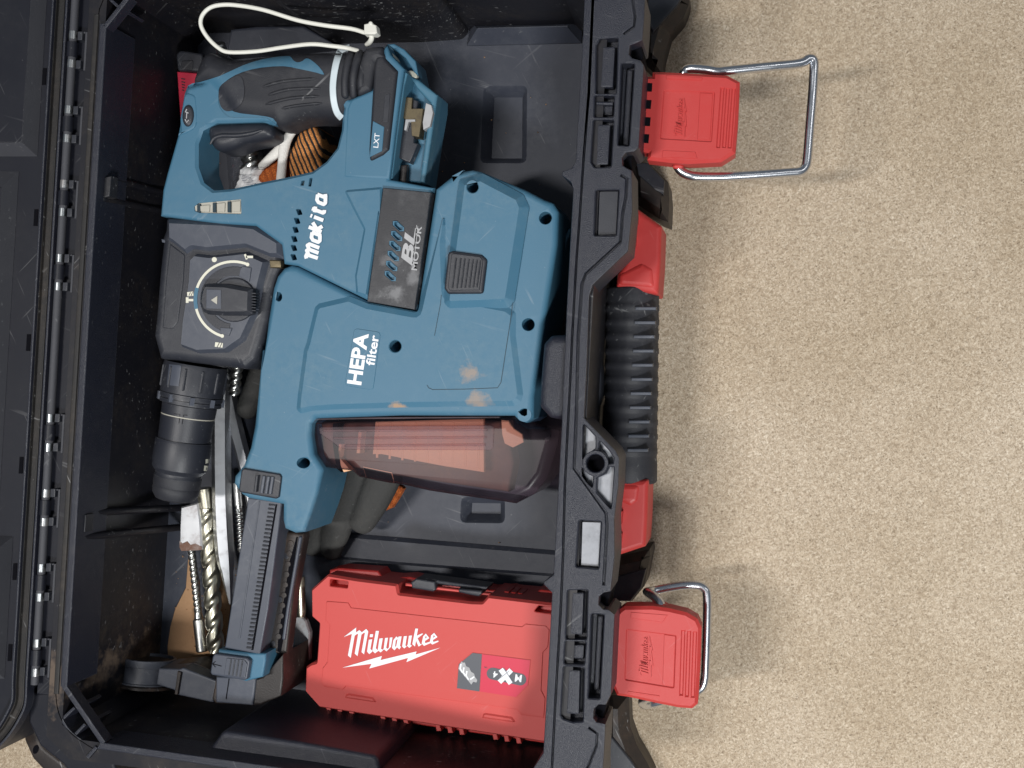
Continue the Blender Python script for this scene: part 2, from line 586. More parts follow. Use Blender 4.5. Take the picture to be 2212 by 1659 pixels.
def metal(name, col, rough=0.3, rust=0.0, rcol=(0.12, 0.06, 0.035), sc=40):
    m = bpy.data.materials.new(name); N, L, B = nodes(m)
    tc = N.new('ShaderNodeTexCoord'); t = N.new('ShaderNodeTexNoise'); t.inputs['Scale'].default_value = sc; t.inputs['Detail'].default_value = 8
    t.inputs['Roughness'].default_value = 0.7
    L.new(tc.outputs['Object'], t.inputs['Vector'])
    r = N.new('ShaderNodeMapRange'); r.inputs[1].default_value = 0.62 - 0.3 * rust; r.inputs[2].default_value = 0.75 - 0.2 * rust
    L.new(t.outputs[0], r.inputs[0])
    f = N.new('ShaderNodeMath'); f.operation = 'MULTIPLY'; f.inputs[1].default_value = min(1, rust * 1.6); L.new(r.outputs[0], f.inputs[0])
    x = N.new('ShaderNodeMix'); x.data_type = 'RGBA'; L.new(f.outputs[0], x.inputs[0]); x.inputs[6].default_value = (*col, 1); x.inputs[7].default_value = (*rcol, 1)
    L.new(x.outputs[2], B.inputs['Base Color'])
    mm = N.new('ShaderNodeMath'); mm.operation = 'SUBTRACT'; mm.inputs[0].default_value = 1.0; L.new(f.outputs[0], mm.inputs[1]); L.new(mm.outputs[0], B.inputs['Metallic'])
    rr = N.new('ShaderNodeMapRange'); rr.inputs[3].default_value = rough * 0.7; rr.inputs[4].default_value = rough * 1.5
    L.new(t.outputs[0], rr.inputs[0]); L.new(rr.outputs[0], B.inputs['Roughness'])
    bp = N.new('ShaderNodeBump'); bp.inputs['Strength'].default_value = 0.15; bp.inputs['Distance'].default_value = 0.0005
    L.new(t.outputs[0], bp.inputs['Height']); L.new(bp.outputs[0], B.inputs['Normal'])
    return m
def chipboard(name):
    m = bpy.data.materials.new(name); N, L, B = nodes(m)
    tc = N.new('ShaderNodeTexCoord')
    wn = N.new('ShaderNodeTexNoise'); wn.inputs['Scale'].default_value = 120; wn.inputs['Detail'].default_value = 2
    L.new(tc.outputs['Object'], wn.inputs['Vector'])
    cur = None
    def chips(rot, sc, stretch, seedoff):
        mp = N.new('ShaderNodeMapping'); mp.vector_type = 'TEXTURE'; mp.inputs['Rotation'].default_value = (0, 0, rot); mp.inputs['Scale'].default_value = (1, 1 / stretch, 1)
        mp.inputs['Location'].default_value = (seedoff, seedoff * 1.7, 0)
        ad = N.new('ShaderNodeMix'); ad.data_type = 'VECTOR'; ad.inputs[0].default_value = 0.006
        L.new(tc.outputs['Object'], ad.inputs[4]); L.new(wn.outputs['Color'], ad.inputs[5])
        L.new(ad.outputs[1], mp.inputs[0])
        v = N.new('ShaderNodeTexVoronoi'); v.inputs['Scale'].default_value = sc; v.inputs['Randomness'].default_value = 1
        L.new(mp.outputs[0], v.inputs['Vector']); return v
    def mixc(fac, a, b, mode='MIX'):
        x = N.new('ShaderNodeMix'); x.data_type = 'RGBA'; x.blend_type = mode
        if isinstance(fac, float): x.inputs[0].default_value = fac
        else: L.new(fac, x.inputs[0])
        for s, c in ((6, a), (7, b)):
            if hasattr(c, 'is_output'): L.new(c, x.inputs[s])
            else: x.inputs[s].default_value = (*c, 1)
        return x.outputs[2]
    pal = [(0.0, (0.19, 0.142, 0.096)), (0.22, (0.38, 0.295, 0.208)), (0.5, (0.49, 0.395, 0.292)), (0.78, (0.59, 0.49, 0.37)), (1.0, (0.80, 0.71, 0.58))]
    outs = []
    for rot, sc, st, so in ((0.5, 1350, 0.42, 0), (1.9, 1100, 0.42, 3), (2.7, 1700, 0.55, 7)):
        v = chips(rot, sc, st, so)
        sep = N.new('ShaderNodeSeparateColor'); L.new(v.outputs['Color'], sep.inputs[0])
        cr = N.new('ShaderNodeValToRGB')
        els = cr.color_ramp.elements
        els[0].position, els[0].color = pal[0][0], (*pal[0][1], 1); els[1].position, els[1].color = pal[-1][0], (*pal[-1][1], 1)
        for p, c in pal[1:-1]:
            e = els.new(p); e.color = (*c, 1)
        L.new(sep.outputs[0], cr.inputs[0]); outs.append(cr.outputs[0])
    c = mixc(0.5, outs[0], outs[1]); c = mixc(0.33, c, outs[2])
    # broad tone patches
    bn = N.new('ShaderNodeTexNoise'); bn.inputs['Scale'].default_value = 7; bn.inputs['Detail'].default_value = 5
    L.new(tc.outputs['Object'], bn.inputs['Vector'])
    mr = N.new('ShaderNodeMapRange'); mr.inputs[1].default_value = 0.35; mr.inputs[2].default_value = 0.68; L.new(bn.outputs[0], mr.inputs[0])
    c2 = mixc(1.0, c, (0.84, 0.815, 0.77), 'MULTIPLY')
    c = mixc(mr.outputs[0], c2, c)
    # dark specks
    sn = N.new('ShaderNodeTexNoise'); sn.inputs['Scale'].default_value = 460; sn.inputs['Detail'].default_value = 1
    L.new(tc.outputs['Object'], sn.inputs['Vector'])
    sr = N.new('ShaderNodeMapRange'); sr.inputs[1].default_value = 0.68; sr.inputs[2].default_value = 0.75; L.new(sn.outputs[0], sr.inputs[0])
    k = N.new('ShaderNodeMath'); k.operation = 'MULTIPLY'; k.inputs[1].default_value = 0.7; L.new(sr.outputs[0], k.inputs[0])
    c = mixc(k.outputs[0], c, (0.12, 0.085, 0.05))
    # pale fibres
    fv = chips(0.9, 760, 0.22, 11); fv2 = N.new('ShaderNodeMapRange'); fv2.inputs[1].default_value = 0.10; fv2.inputs[2].default_value = 0.02
    L.new(fv.outputs['Distance'], fv2.inputs[0])
    k2 = N.new('ShaderNodeMath'); k2.operation = 'MULTIPLY'; k2.inputs[1].default_value = 0.55; L.new(fv2.outputs[0], k2.inputs[0])
    c = mixc(k2.outputs[0], c, (0.80, 0.72, 0.59))
    L.new(c, B.inputs['Base Color'])
    B.inputs['Roughness'].default_value = 0.75
    B.inputs['Specular IOR Level'].default_value = 0.25
    bp = N.new('ShaderNodeBump'); bp.inputs['Strength'].default_value = 0.25; bp.inputs['Distance'].default_value = 0.0008
    L.new(wn.outputs[0], bp.inputs['Height']); L.new(bp.outputs[0], B.inputs['Normal'])
    return m
def smoked(name, tint, gloss=0.06, body=0.25, bcol=(0.10, 0.06, 0.07), ior=1.5):
    """thin tinted clear plastic: see-through tint, part milky body, glossy skin"""
    m = bpy.data.materials.new(name); m.use_nodes = True; N = m.node_tree.nodes; L = m.node_tree.links
    N.clear()
    out = N.new('ShaderNodeOutputMaterial'); tr = N.new('ShaderNodeBsdfTransparent'); tr.inputs[0].default_value = (*tint, 1)
    df = N.new('ShaderNodeBsdfDiffuse'); df.inputs[0].default_value = (*bcol, 1)
    gl = N.new('ShaderNodeBsdfGlossy'); gl.inputs[1].default_value = gloss
    tc = N.new('ShaderNodeTexCoord'); t = N.new('ShaderNodeTexNoise'); t.inputs['Scale'].default_value = 45; t.inputs['Detail'].default_value = 6
    L.new(tc.outputs['Object'], t.inputs['Vector'])
    r = N.new('ShaderNodeMapRange'); r.inputs[1].default_value = 0.3; r.inputs[2].default_value = 0.75
    r.inputs[3].default_value = body * 0.5; r.inputs[4].default_value = body * 1.5; L.new(t.outputs[0], r.inputs[0])
    m1 = N.new('ShaderNodeMixShader'); L.new(r.outputs[0], m1.inputs[0]); L.new(tr.outputs[0], m1.inputs[1]); L.new(df.outputs[0], m1.inputs[2])
    fr = N.new('ShaderNodeFresnel'); fr.inputs[0].default_value = ior
    m2 = N.new('ShaderNodeMixShader'); L.new(fr.outputs[0], m2.inputs[0]); L.new(m1.outputs[0], m2.inputs[1]); L.new(gl.outputs[0], m2.inputs[2])
    L.new(m2.outputs[0], out.inputs[0])
    return m
def knit(name, c1, c2, sc, rot, lo=0.52):
    m = bpy.data.materials.new(name); N, L, B = nodes(m)
    tc = N.new('ShaderNodeTexCoord'); mp = N.new('ShaderNodeMapping'); mp.vector_type = 'TEXTURE'; mp.inputs['Rotation'].default_value = (0, 0, rot)
    L.new(tc.outputs['Object'], mp.inputs[0])
    w = N.new('ShaderNodeTexWave'); w.inputs['Scale'].default_value = sc; w.inputs['Distortion'].default_value = 1.2; w.inputs['Detail'].default_value = 2; w.inputs['Detail Scale'].default_value = 1.2
    L.new(mp.outputs[0], w.inputs[0])
    n = N.new('ShaderNodeTexVoronoi'); n.inputs['Scale'].default_value = 900; L.new(tc.outputs['Object'], n.inputs['Vector'])
    r = N.new('ShaderNodeMapRange'); r.inputs[1].default_value = lo; r.inputs[2].default_value = lo + 0.14; L.new(w.outputs[0], r.inputs[0])
    x = N.new('ShaderNodeMix'); x.data_type = 'RGBA'; L.new(r.outputs[0], x.inputs[0]); x.inputs[6].default_value = (*c1, 1); x.inputs[7].default_value = (*c2, 1)
    y = N.new('ShaderNodeMix'); y.data_type = 'RGBA'; y.blend_type = 'MULTIPLY'; y.inputs[0].default_value = 0.5
    rr = N.new('ShaderNodeMapRange'); rr.inputs[1].default_value = 0.6; rr.inputs[2].default_value = 0.1; L.new(n.outputs['Distance'], rr.inputs[0])
    L.new(x.outputs[2], y.inputs[6]); L.new(rr.outputs[0], y.inputs[7])
    L.new(y.outputs[2], B.inputs['Base Color']); B.inputs['Roughness'].default_value = 0.9
    bp = N.new('ShaderNodeBump'); bp.inputs['Strength'].default_value = 0.6; bp.inputs['Distance'].default_value = 0.001
    L.new(w.outputs[0], bp.inputs['Height']); L.new(bp.outputs[0], B.inputs['Normal'])
    return m

m_board = chipboard('chipboard')
m_case = plastic('black_case_plastic', (0.013, 0.014, 0.019), 0.48, 0.12, 1200, 0.30, (0.16, 0.14, 0.12), 0.55)
def relb(u, v, z):
    a = P(u, v, z); b = P(760, 830, 0); return a.x - b.x, a.y - b.y
_w = relb(205, 1430, 0.10)
m_wall = plastic('shaded_wall_plastic', (0.009, 0.009, 0.013), 0.42, 0.08, 900, 0.40, (0.09, 0.07, 0.05), 0.38, wear=9, spec=0.4,  # same plastic as the floor, its shade put into a darker base
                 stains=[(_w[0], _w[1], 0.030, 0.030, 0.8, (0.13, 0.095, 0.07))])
m_floorp = plastic('lit_floor_plastic', (0.036, 0.041, 0.058), 0.52, 0.12, 900, 0.45, (0.13, 0.135, 0.15), 0.22, wear=12)  # lighter copy of the wall plastic, painted as the lit floor
m_rim = plastic('textured_rim_plastic', (0.016, 0.018, 0.029), 0.38, 0.75, 1500, 0.16, (0.15, 0.14, 0.13), 0.15, edge=0.35)
m_lidp = plastic('lid_plastic', (0.009, 0.010, 0.016), 0.45, 0.10, 1200, 0.12, (0.08, 0.075, 0.07), 0.15, spec=0.35)
m_scuff = plastic('scuffed_wall_plastic', (0.013, 0.013, 0.017), 0.40, 0.12, 900, 0.40, (0.10, 0.075, 0.055), 0.9, wear=9, sthr=0.668)
m_lidg = plastic('lit_slope_and_hinge_grey', (0.050, 0.051, 0.060), 0.6, 0.4, 1700, 0.1, (0.2, 0.19, 0.18), 0.2)  # lighter grey paints the light on the lid slopes; also hinge grey
m_gasket = plastic('dusty_gasket', (0.014, 0.013, 0.013), 0.6, 0.3, 800, 0.5, (0.13, 0.10, 0.075), 0.5)
m_mottled = plastic('mottled_grey_plastic', (0.30, 0.31, 0.34), 0.4, 0.3, 500, 0.7, (0.06, 0.06, 0.065), 0.2, wear=40)  # light grey mottled with dark grey
m_red = plastic('red_plastic', (0.49, 0.037, 0.034), 0.47, 0.22, 1500, 0.10, (0.60, 0.22, 0.2), 0.10)
m_redd = plastic('darker_red_plastic', (0.50, 0.035, 0.032), 0.42, 0.2, 1500, 0.15, (0.5, 0.2, 0.18), 0.15)
m_redc = plastic('drill_case_red', (0.58, 0.072, 0.064), 0.50, 0.10, 1300, 0.14, (0.66, 0.16, 0.14), 0.12)
m_rubber = plastic('black_rubber', (0.017, 0.018, 0.024), 0.56, 0.35, 1300, 0.45, (0.11, 0.108, 0.11), 0.35)
m_teal = plastic('teal_plastic', (0.050, 0.151, 0.236), 0.50, 0.14, 1300, 0.40, (0.20, 0.27, 0.30), 0.18, edge=0.22)
def rel(u, v, bu, bv, z=0.135):
    a = P(u, v, z); b = P(bu, bv, 0.045); return a.x - b.x, a.y - b.y
_s = [rel(1015, 805, 950, 750), rel(1035, 860, 950, 750), rel(862, 878, 950, 750)]
ORG = (0.50, 0.30, 0.15)
m_tealdust = plastic('teal_plastic_with_dust', (0.050, 0.151, 0.236), 0.50, 0.14, 1300, 0.45, (0.20, 0.27, 0.30), 0.18, edge=0.22,
                     stains=[(_s[0][0], _s[0][1], 0.012, 0.009, 0.45, ORG), (_s[1][0], _s[1][1], 0.010, 0.012, 0.45, ORG), (_s[2][0], _s[2][1], 0.009, 0.004, 0.7, ORG)])
def rel2(u, v):
    a = P(u, v, 0.137); b = P(640, 450, 0.05); return a.x - b.x, a.y - b.y
_p = [rel2(850, 635), rel2(890, 600), rel2(845, 560)]
m_blpanel = plastic('scuffed_panel_plastic', (0.018, 0.019, 0.024), 0.45, 0.16, 1100, 0.6, (0.15, 0.15, 0.155), 0.35, wear=14, edge=0.4,
                    stains=[(_p[0][0], _p[0][1], 0.014, 0.008, 0.55, (0.27, 0.27, 0.28)), (_p[1][0], _p[1][1], 0.006, 0.010, 0.45, (0.27, 0.27, 0.28)), (_p[2][0], _p[2][1], 0.010, 0.008, 0.35, (0.25, 0.25, 0.26))])
m_teald = plastic('teal_worn_edge', (0.06, 0.17, 0.25), 0.45, 0.1, 1300, 0.4, (0.30, 0.34, 0.34), 0.5)
m_black = plastic('black_tool_plastic', (0.020, 0.022, 0.030), 0.42, 0.16, 1100, 0.30, (0.13, 0.13, 0.135), 0.30, wear=9, edge=0.4)
m_blackg = plastic('grey_tool_plastic', (0.058, 0.066, 0.088), 0.42, 0.1, 1100, 0.5, (0.17, 0.175, 0.19), 0.15, wear=9, edge=0.3)
m_brown = plastic('dust_and_reflection_brown', (0.022, 0.018, 0.017), 0.45, 0.2, 900, 0.8, (0.12, 0.075, 0.05), 0.5)  # brown dust on the extractor; painted board reflection on feet and bumper
m_hole = simple('shade_and_mark_black', (0.005, 0.005, 0.007), 0.9, 0, 0.05)  # near-black paints the shade in holes, slots and gaps; also line marks
m_tealhole = simple('teal_shade_and_seams', (0.010, 0.030, 0.044), 0.6)  # darker teal paints the shade in hole bottoms; also seams and bars
m_white = simple('white_print', (0.82, 0.83, 0.86), 0.45)
m_cream = simple('cream_print', (0.72, 0.70, 0.58), 0.5)
m_greyprint = plastic('worn_grey_print', (0.42, 0.42, 0.43), 0.5, 0.0, 300, 0.6, (0.1, 0.1, 0.1), 0.3, wear=30)
m_nylon = plastic('white_nylon', (0.74, 0.73, 0.66), 0.35, 0.05, 600, 0.2, (0.5, 0.45, 0.36), 0.1)
m_nylonb = plastic('bluish_nylon', (0.62, 0.70, 0.74), 0.28, 0.03, 600, 0.1, (0.5, 0.45, 0.36), 0.05)
m_cap = plastic('beige_lens', (0.44, 0.42, 0.36), 0.5, 0.1, 600, 0.4, (0.3, 0.25, 0.18), 0.2)
m_chrome = metal('zinc_plated_wire', (0.60, 0.62, 0.66), 0.24, 0.06, (0.18, 0.17, 0.16), 90)
m_pin = metal('bright_hinge_pin', (0.40, 0.42, 0.43), 0.30, 0.4)
m_steel = metal('dull_steel', (0.42, 0.43, 0.45), 0.42, 0.22, (0.10, 0.085, 0.07), 70)
m_bitgold = metal('brassy_steel', (0.60, 0.57, 0.46), 0.30, 0.28, (0.16, 0.12, 0.07), 60)
m_bit = metal('bright_bit_steel', (0.62, 0.62, 0.60), 0.28, 0.2, (0.10, 0.07, 0.05), 60)
m_spade = metal('pale_rusty_steel', (0.66, 0.67, 0.69), 0.55, 0.30, (0.20, 0.11, 0.07), 45)
m_rust = plastic('rust', (0.17, 0.095, 0.07), 0.85, 0.6, 500, 0.9, (0.42, 0.38, 0.36), 0.0, spec=0.2, wear=60)
m_brass = metal('contact_brass', (0.17, 0.14, 0.09), 0.5, 0.4, (0.07, 0.05, 0.03), 200)
m_paper = plastic('brown_card', (0.40, 0.24, 0.135), 0.9, 0.3, 700, 0.5, (0.22, 0.12, 0.06), 0.0, spec=0.1)
m_sticker = simple('sticker_red', (0.62, 0.035, 0.075), 0.4)
m_stickg = simple('sticker_grey', (0.10, 0.105, 0.12), 0.4)
m_smoke = smoked('smoked_clear_plastic', (0.62, 0.53, 0.58), 0.26, 0.06, (0.17, 0.14, 0.18), 1.20)
m_smoked2 = smoked('smoked_ridge', (0.92, 0.85, 0.85), 0.38, 0.08, (0.42, 0.36, 0.40), 1.15)
m_film = smoked('clear_film', (0.93, 0.94, 0.96), 0.08, 0.18, (0.6, 0.62, 0.66))
m_dust = plastic('orange_masonry_dust', (0.80, 0.46, 0.27), 0.95, 0.6, 300, 0.5, (0.70, 0.44, 0.30), 0.0, spec=0.1, wear=12)
m_filter = plastic('dusty_filter', (0.16, 0.09, 0.07), 0.9, 0.3, 300, 0.6, (0.36, 0.17, 0.08), 0.0, spec=0.1, wear=14)
m_glove = plastic('grey_latex_coating', (0.038, 0.038, 0.037), 0.8, 0.9, 500, 0.35, (0.12, 0.115, 0.10), 0.2)
m_orange = knit('orange_knit', (0.70, 0.17, 0.03), (0.55, 0.12, 0.02), 60, 0.3)
m_stripe = knit('striped_knit', (0.02, 0.018, 0.018), (0.80, 0.32, 0.09), 85, 0.42, 0.30)
m_hem = plastic('white_hem', (0.72, 0.70, 0.66), 0.9, 0.9, 700, 0.3, (0.4, 0.36, 0.3), 0.0, spec=0.1)
m_label = simple('white_label_paper', (0.80, 0.80, 0.80), 0.7)
m_ink = simple('grey_ink', (0.25, 0.26, 0.30), 0.7)
# ---------------------------------------------------------------- floor board
def sheet(name, x0, y0, x1, y1, z, mat):
    o = mk(name, [(x0, y0, z), (x1, y0, z), (x1, y1, z), (x0, y1, z)], [(0, 1, 2, 3)], mat, smooth=False)
    return o
fl = sheet('floor', -3, -3, 3, 3, 0.0, m_board); fl['kind'] = 'structure'

# ---------------------------------------------------------------- toolbox
base = P(760, 830, 0); base.z = 0
tb = thing('toolbox', 'large open black toolbox with red latches, ribbed handle and folded back lid', 'toolbox', base)
ZR = 0.17
# shell: inner wall ring, lip, outer wall ring
ring = [(233, -30), (262, -62), (1190, -85), (1272, -20), (1184, 1640), (1130, 1728), (172, 1598), (134, 1565)]
outr = [(196, -40), (240, -98), (1220, -118), (1318, -40), (1226, 1660), (1165, 1765), (150, 1640), (100, 1590)]
def shell():
    it = [P(u, v, 0.166) for u, v in ring]; ot = [P(u, v, 0.166) for u, v in outr]
    c = sum(it, Vector()) / len(it)
    V = []; Fc = []
    def add(ps): b = len(V); V.extend(ps); return list(range(b, b + len(ps)))
    fb = add([Vector((c.x + (p.x - c.x) * 0.985, c.y + (p.y - c.y) * 0.985, 0.029)) for p in it])
    a = add(it); b = add(ot)
    d = add([Vector((c.x + (p.x - c.x) * 0.985, c.y + (p.y - c.y) * 0.985, 0.004)) for p in ot])
    for r0, r1 in ((fb, a), (a, b), (b, d)):
        for i in range(len(r0)):
            j = (i + 1) % len(r0); Fc.append((r0[i], r1[i], r1[j], r0[j]))
    Fc.append(tuple(d))
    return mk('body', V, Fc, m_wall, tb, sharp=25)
shell()
cpx = [(2 * 0, 0)]
# case floor with two wells and a raised rib
fxy = [(418, 90), (440, 60), (1200, 40), (1262, 80), (1196, 1560), (1150, 1600), (372, 1500), (338, 1480)]
well1 = C_((440, 640), (745, 640), (740, 1195), (415, 1195))
well2 = H_((460, 1090), (765, 1095), (765, 1270), (450, 1265))
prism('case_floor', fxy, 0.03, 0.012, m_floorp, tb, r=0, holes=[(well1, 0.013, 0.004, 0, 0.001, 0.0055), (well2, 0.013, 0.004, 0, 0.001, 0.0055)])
prism('floor_rib', [(655, 1146), (864, 1163), (1212, 1192), (1206, 1248), (864, 1222), (655, 1202)], 0.0355, 0.0301, m_floorp, tb, cham=(0.003, 0.004))
prism('floor_chamfer', [(1010, 36), (1255, 30), (1250, 82), (1000, 88)], 0.045, 0.0301, m_floorp, tb, cham=(0.010, 0.013))
# well corner bumps
prism('wall_bump', [(600, 20), (718, 95), (915, 91), (1000, 85), (1012, 70), (1017, 20), (1017, -40), (580, -40)], 0.03, 0.0302, m_scuff, tb, r=0.004, rf=0.006, zf=lambda x, y: 0.15)
prism('wall_ledge', [(497, 62), (560, 55), (655, 54), (727, 97), (640, 106), (560, 112), (488, 118)], 0.045, 0.0302, m_floorp, tb, r=0.003)
prism('wall_bump', I_((1540, 1520), (1640, 1385), (2212, 1470), (2780, 1572), (2800, 1660), (2800, 1800), (1460, 1700)), 0.150, 0.0302, m_rim, tb, r=0.0035, rf=0.006)
# front recess that bulges into the case behind the handle
prism('handle_recess', E_((1055, 1060), (1110, 998), (1290, 985), (1270, 1640), (1100, 1605), (1022, 1520), (1034, 1300)), 0.160, 0.0302, m_rim, tb, r=0.006, seg=4, rf=0.004)  # rim texture; its lighter grey stands in for light on the wall

# ---- front rim
RIM = [(1262, -10), (1259, 73), (1255, 146), (1246, 293), (1243, 349), (1234, 363), (1214, 370), (1214, 379), (1233, 393), (1238, 409), (1235, 461), (1224, 666), (1213, 918),
       (1195, 1242), (1176, 1256), (1173, 1262), (1192, 1281), (1184, 1437), (1173, 1627), (1152, 1659), (1130, 1712), (1303, 1712), (1303, 1659), (1306, 1612), (1308, 1564), (1288, 1560),
       (1282, 1551), (1283, 1532), (1293, 1523), (1309, 1523), (1320, 1501), (1328, 1328), (1315, 1317), (1303, 1316), (1293, 1306), (1294, 1289), (1304, 1281), (1319, 1278),
       (1328, 1202), (1327, 1122), (1336, 1049), (1338, 990), (1330, 973), (1262, 903), (1268, 784), (1273, 640), (1280, 616), (1357, 542), (1366, 455), (1365, 368),
       (1355, 363), (1345, 357), (1344, 340), (1352, 330), (1371, 327), (1380, 318), (1391, 141), (1384, 130), (1366, 125), (1359, 117), (1361, 98), (1375, 93), (1388, 87), (1392, 40), (1394, -10)]
groove1 = stroke([(1281, -6), (1272, 200), (1259, 366), (1252, 470), (1245, 564), (1236, 725), (1232, 815), (1220, 1049), (1216, 1200), (1211, 1320), (1199, 1525), (1190, 1700)], 4.5)
groove2 = stroke([(1341, 378), (1354, 386), (1352, 425), (1345, 461), (1340, 523), (1265, 592), (1257, 614), (1249, 725), (1245, 890), (1240, 1012), (1309, 1108), (1311, 1137), (1304, 1264)], 5.5)
pk = []
def pocket(pts, depth=0.010, rf=0.0012, mi=0, hr=0.0008, hd=0.0): pk.append((pts, depth, rf, mi, hr, hd))
pocket(C_((1262, 335), (1290, 282), (1422, 277), (1410, 690), (1258, 690)), 0.011)
pocket(C_((1252, 702), (1396, 705), (1390, 862), (1245, 862)), 0.011)
pocket(C_((1242, 880), (1392, 882), (1372, 1232), (1250, 1235), (1222, 1195)), 0.011)
pocket(C_((1450, 465), (1545, 465), (1505, 1075), (1420, 1070)), 0.014)
pocket([(1287, 410), (1337, 409), (1331, 509), (1283, 509)], 0.007)
pocket(H_((1320, 1255), (1485, 1265), (1465, 1615), (1295, 1600)), 0.008)
pocket(K_((682, 350), (832, 344), (822, 715), (668, 712)), 0.011)
pocket(K_((664, 724), (818, 728), (806, 900), (655, 894)), 0.011)
pocket(K_((652, 912), (806, 918), (796, 1318), (720, 1322), (650, 1300), (632, 1275)), 0.011)
pocket(K_((858, 522), (952, 528), (920, 1152), (833, 1147)), 0.014)
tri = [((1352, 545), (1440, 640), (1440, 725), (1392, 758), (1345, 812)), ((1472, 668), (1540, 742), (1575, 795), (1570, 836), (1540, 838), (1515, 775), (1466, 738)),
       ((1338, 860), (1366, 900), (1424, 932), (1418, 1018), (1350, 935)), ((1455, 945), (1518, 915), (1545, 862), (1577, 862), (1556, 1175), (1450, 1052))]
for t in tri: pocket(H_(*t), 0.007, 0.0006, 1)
pocket(circ(*H_((1440, 836))[0], 20, 24), 0.03, 0, 2)
groove3 = stroke([(1366, -4), (1372, 36), (1369, 57), (1347, 73)], 5); groove4 = stroke([(1272, 1572), (1290, 1585), (1288, 1612), (1268, 1662)], 5)
pocket(groove3, 0.003, 0, 0, 0.0004); pocket(groove4, 0.003, 0, 0, 0.0004)
pocket(groove1, 0.0035, 0, 0, 0.0003); pocket(groove2, 0.003, 0, 0, 0.0004)
prism('front_rim', RIM, ZR, 0.128, m_rim, tb, r=0.0012, seg=2, holes=pk, midmats=[m_mottled, m_hole])
def inner(pts, z, mat=m_rim, name='pocket_bar'):
    prism(name, pts, z, 0.1585, mat, tb, r=0.0012, seg=2, rf=0.001)
inner(C_((1312, 343), (1402, 343), (1386, 645), (1293, 645)), 0.1665)
inner(C_((1272, 915), (1367, 918), (1350, 1215), (1262, 1215)), 0.1665)
inner(K_((716, 365), (802, 365), (790, 680), (700, 672)), 0.1665)
inner(K_((690, 935), (775, 940), (766, 1266), (673, 1260)), 0.1665)
inner(C_((1262, 745), (1390, 748), (1386, 775), (1258, 772)), 0.1675); inner(C_((1300, 775), (1386, 776), (1383, 850), (1297, 848)), 0.163)
inner(K_((715, 750), (806, 752), (800, 862), (712, 855)), 0.164)
inner(C_((1490, 510), (1535, 512), (1500, 1070), (1455, 1068)), 0.160)
inner(K_((905, 540), (946, 540), (915, 1090), (876, 1088)), 0.160)
prism('pocket_plate', H_((1345, 1268), (1482, 1272), (1464, 1595), (1335, 1585)), 0.1655, 0.1622, m_mottled, tb, r=0.0004)
prism('pocket_plate', [(1295, 414), (1336, 413), (1331, 507), (1292, 507)], 0.1655, 0.1632, m_black, tb, r=0.0004)
for g in ([(1390, 84), (1373, 90), (1358, 96), (1356, 119), (1366, 128), (1386, 133), (1390, 120), (1386, 105)], [(1373, 324), (1350, 328), (1341, 340), (1342, 358), (1354, 366), (1366, 368), (1364, 345)],
          [(1321, 1275), (1302, 1279), (1291, 1288), (1290, 1307), (1302, 1319), (1317, 1320), (1314, 1300)], [(1311, 1520), (1292, 1520), (1280, 1531), (1279, 1552), (1287, 1563), (1308, 1566), (1304, 1545)]):
    prism('notch_shade', g, 0.158, 0.130, m_hole, tb, r=0.0008)  # dark blocks filling the rim notches, painted as their shade
# ring boss round the lock hole
def ringboss(cu, cv, r1, r2, z, zb, mat, name):
    prism(name, circ(cu, cv, r1, 28), z, zb, mat, tb, r=0.0004, seg=1, holes=[(circ(cu, cv, r2, 28), z - zb - 0.0002, 0, 1)], midmats=[m_hole])
ringboss(*H_((1440, 836))[0], 28, 19.6, 0.1725, 0.160, m_rim, 'lock_ring')

# ---- rear edge, hinge and lid: everything runs along the same slanted line
def X(x0, y): return x0 - 0.0595 * y
def strip(name, x0, x1, y0, y1, z, zb, mat, **k):
    return prism(name, [(X(x0, y0), y0), (X(x1, y0), y0), (X(x1, y1), y1), (X(x0, y1), y1)], z, zb, mat, tb, **k)
strip('rear_lip', 217.5, 232.5, 50, 1484, ZR, 0.13, m_rim, r=0.0012)
strip('rear_lip', 204, 214.5, 30, 1500, 0.1675, 0.13, m_gasket, r=0.001)
strip('rear_flange', 168, 206, -60, 1500, 0.153, 0.13, m_lidp, r=0.001)
HX = 163.0
def hp(y, z=0.158): return P(X(HX, y), y, z)
lathe('hinge_barrel', hp(-60), hp(1478), [(0, 0.0030), (1, 0.0030)], m_lidg, tb, n=20)
pairs = [(77, 139), (238, 300), (398, 459), (558, 619), (903, 966), (1065, 1127), (1226, 1289), (1388, 1451)]
for a, b in pairs:
    for c in (a, b):
        lathe('hinge_pin', hp(c - 9.5), hp(c + 9.5), [(0, 0.0024), (0.06, 0.0032), (0.94, 0.0032), (1, 0.0024)], m_pin, tb, n=18)
        strip('pin_bracket', HX + 9, HX + 19, c - 9, c + 9, 0.1605, 0.1531, m_black, r=0.0005)
    lathe('lid_knuckle', hp(a + 15), hp(b - 15), [(0, 0.0040), (1, 0.0040)], m_lidp, tb, n=20)
    strip('knuckle_gap', HX - 14, HX - 9.5, a - 15, b + 14, 0.1535, 0.14, m_hole, r=0)
    # raised frame beside each knuckle
    strip('hinge_frame', HX + 25, HX + 30, a - 8, b + 13, 0.160, 0.1531, m_lidg, r=0.0006)
    strip('hinge_frame', HX + 12, HX + 25, a - 9, a - 5, 0.159, 0.1531, m_lidg, r=0.0006)
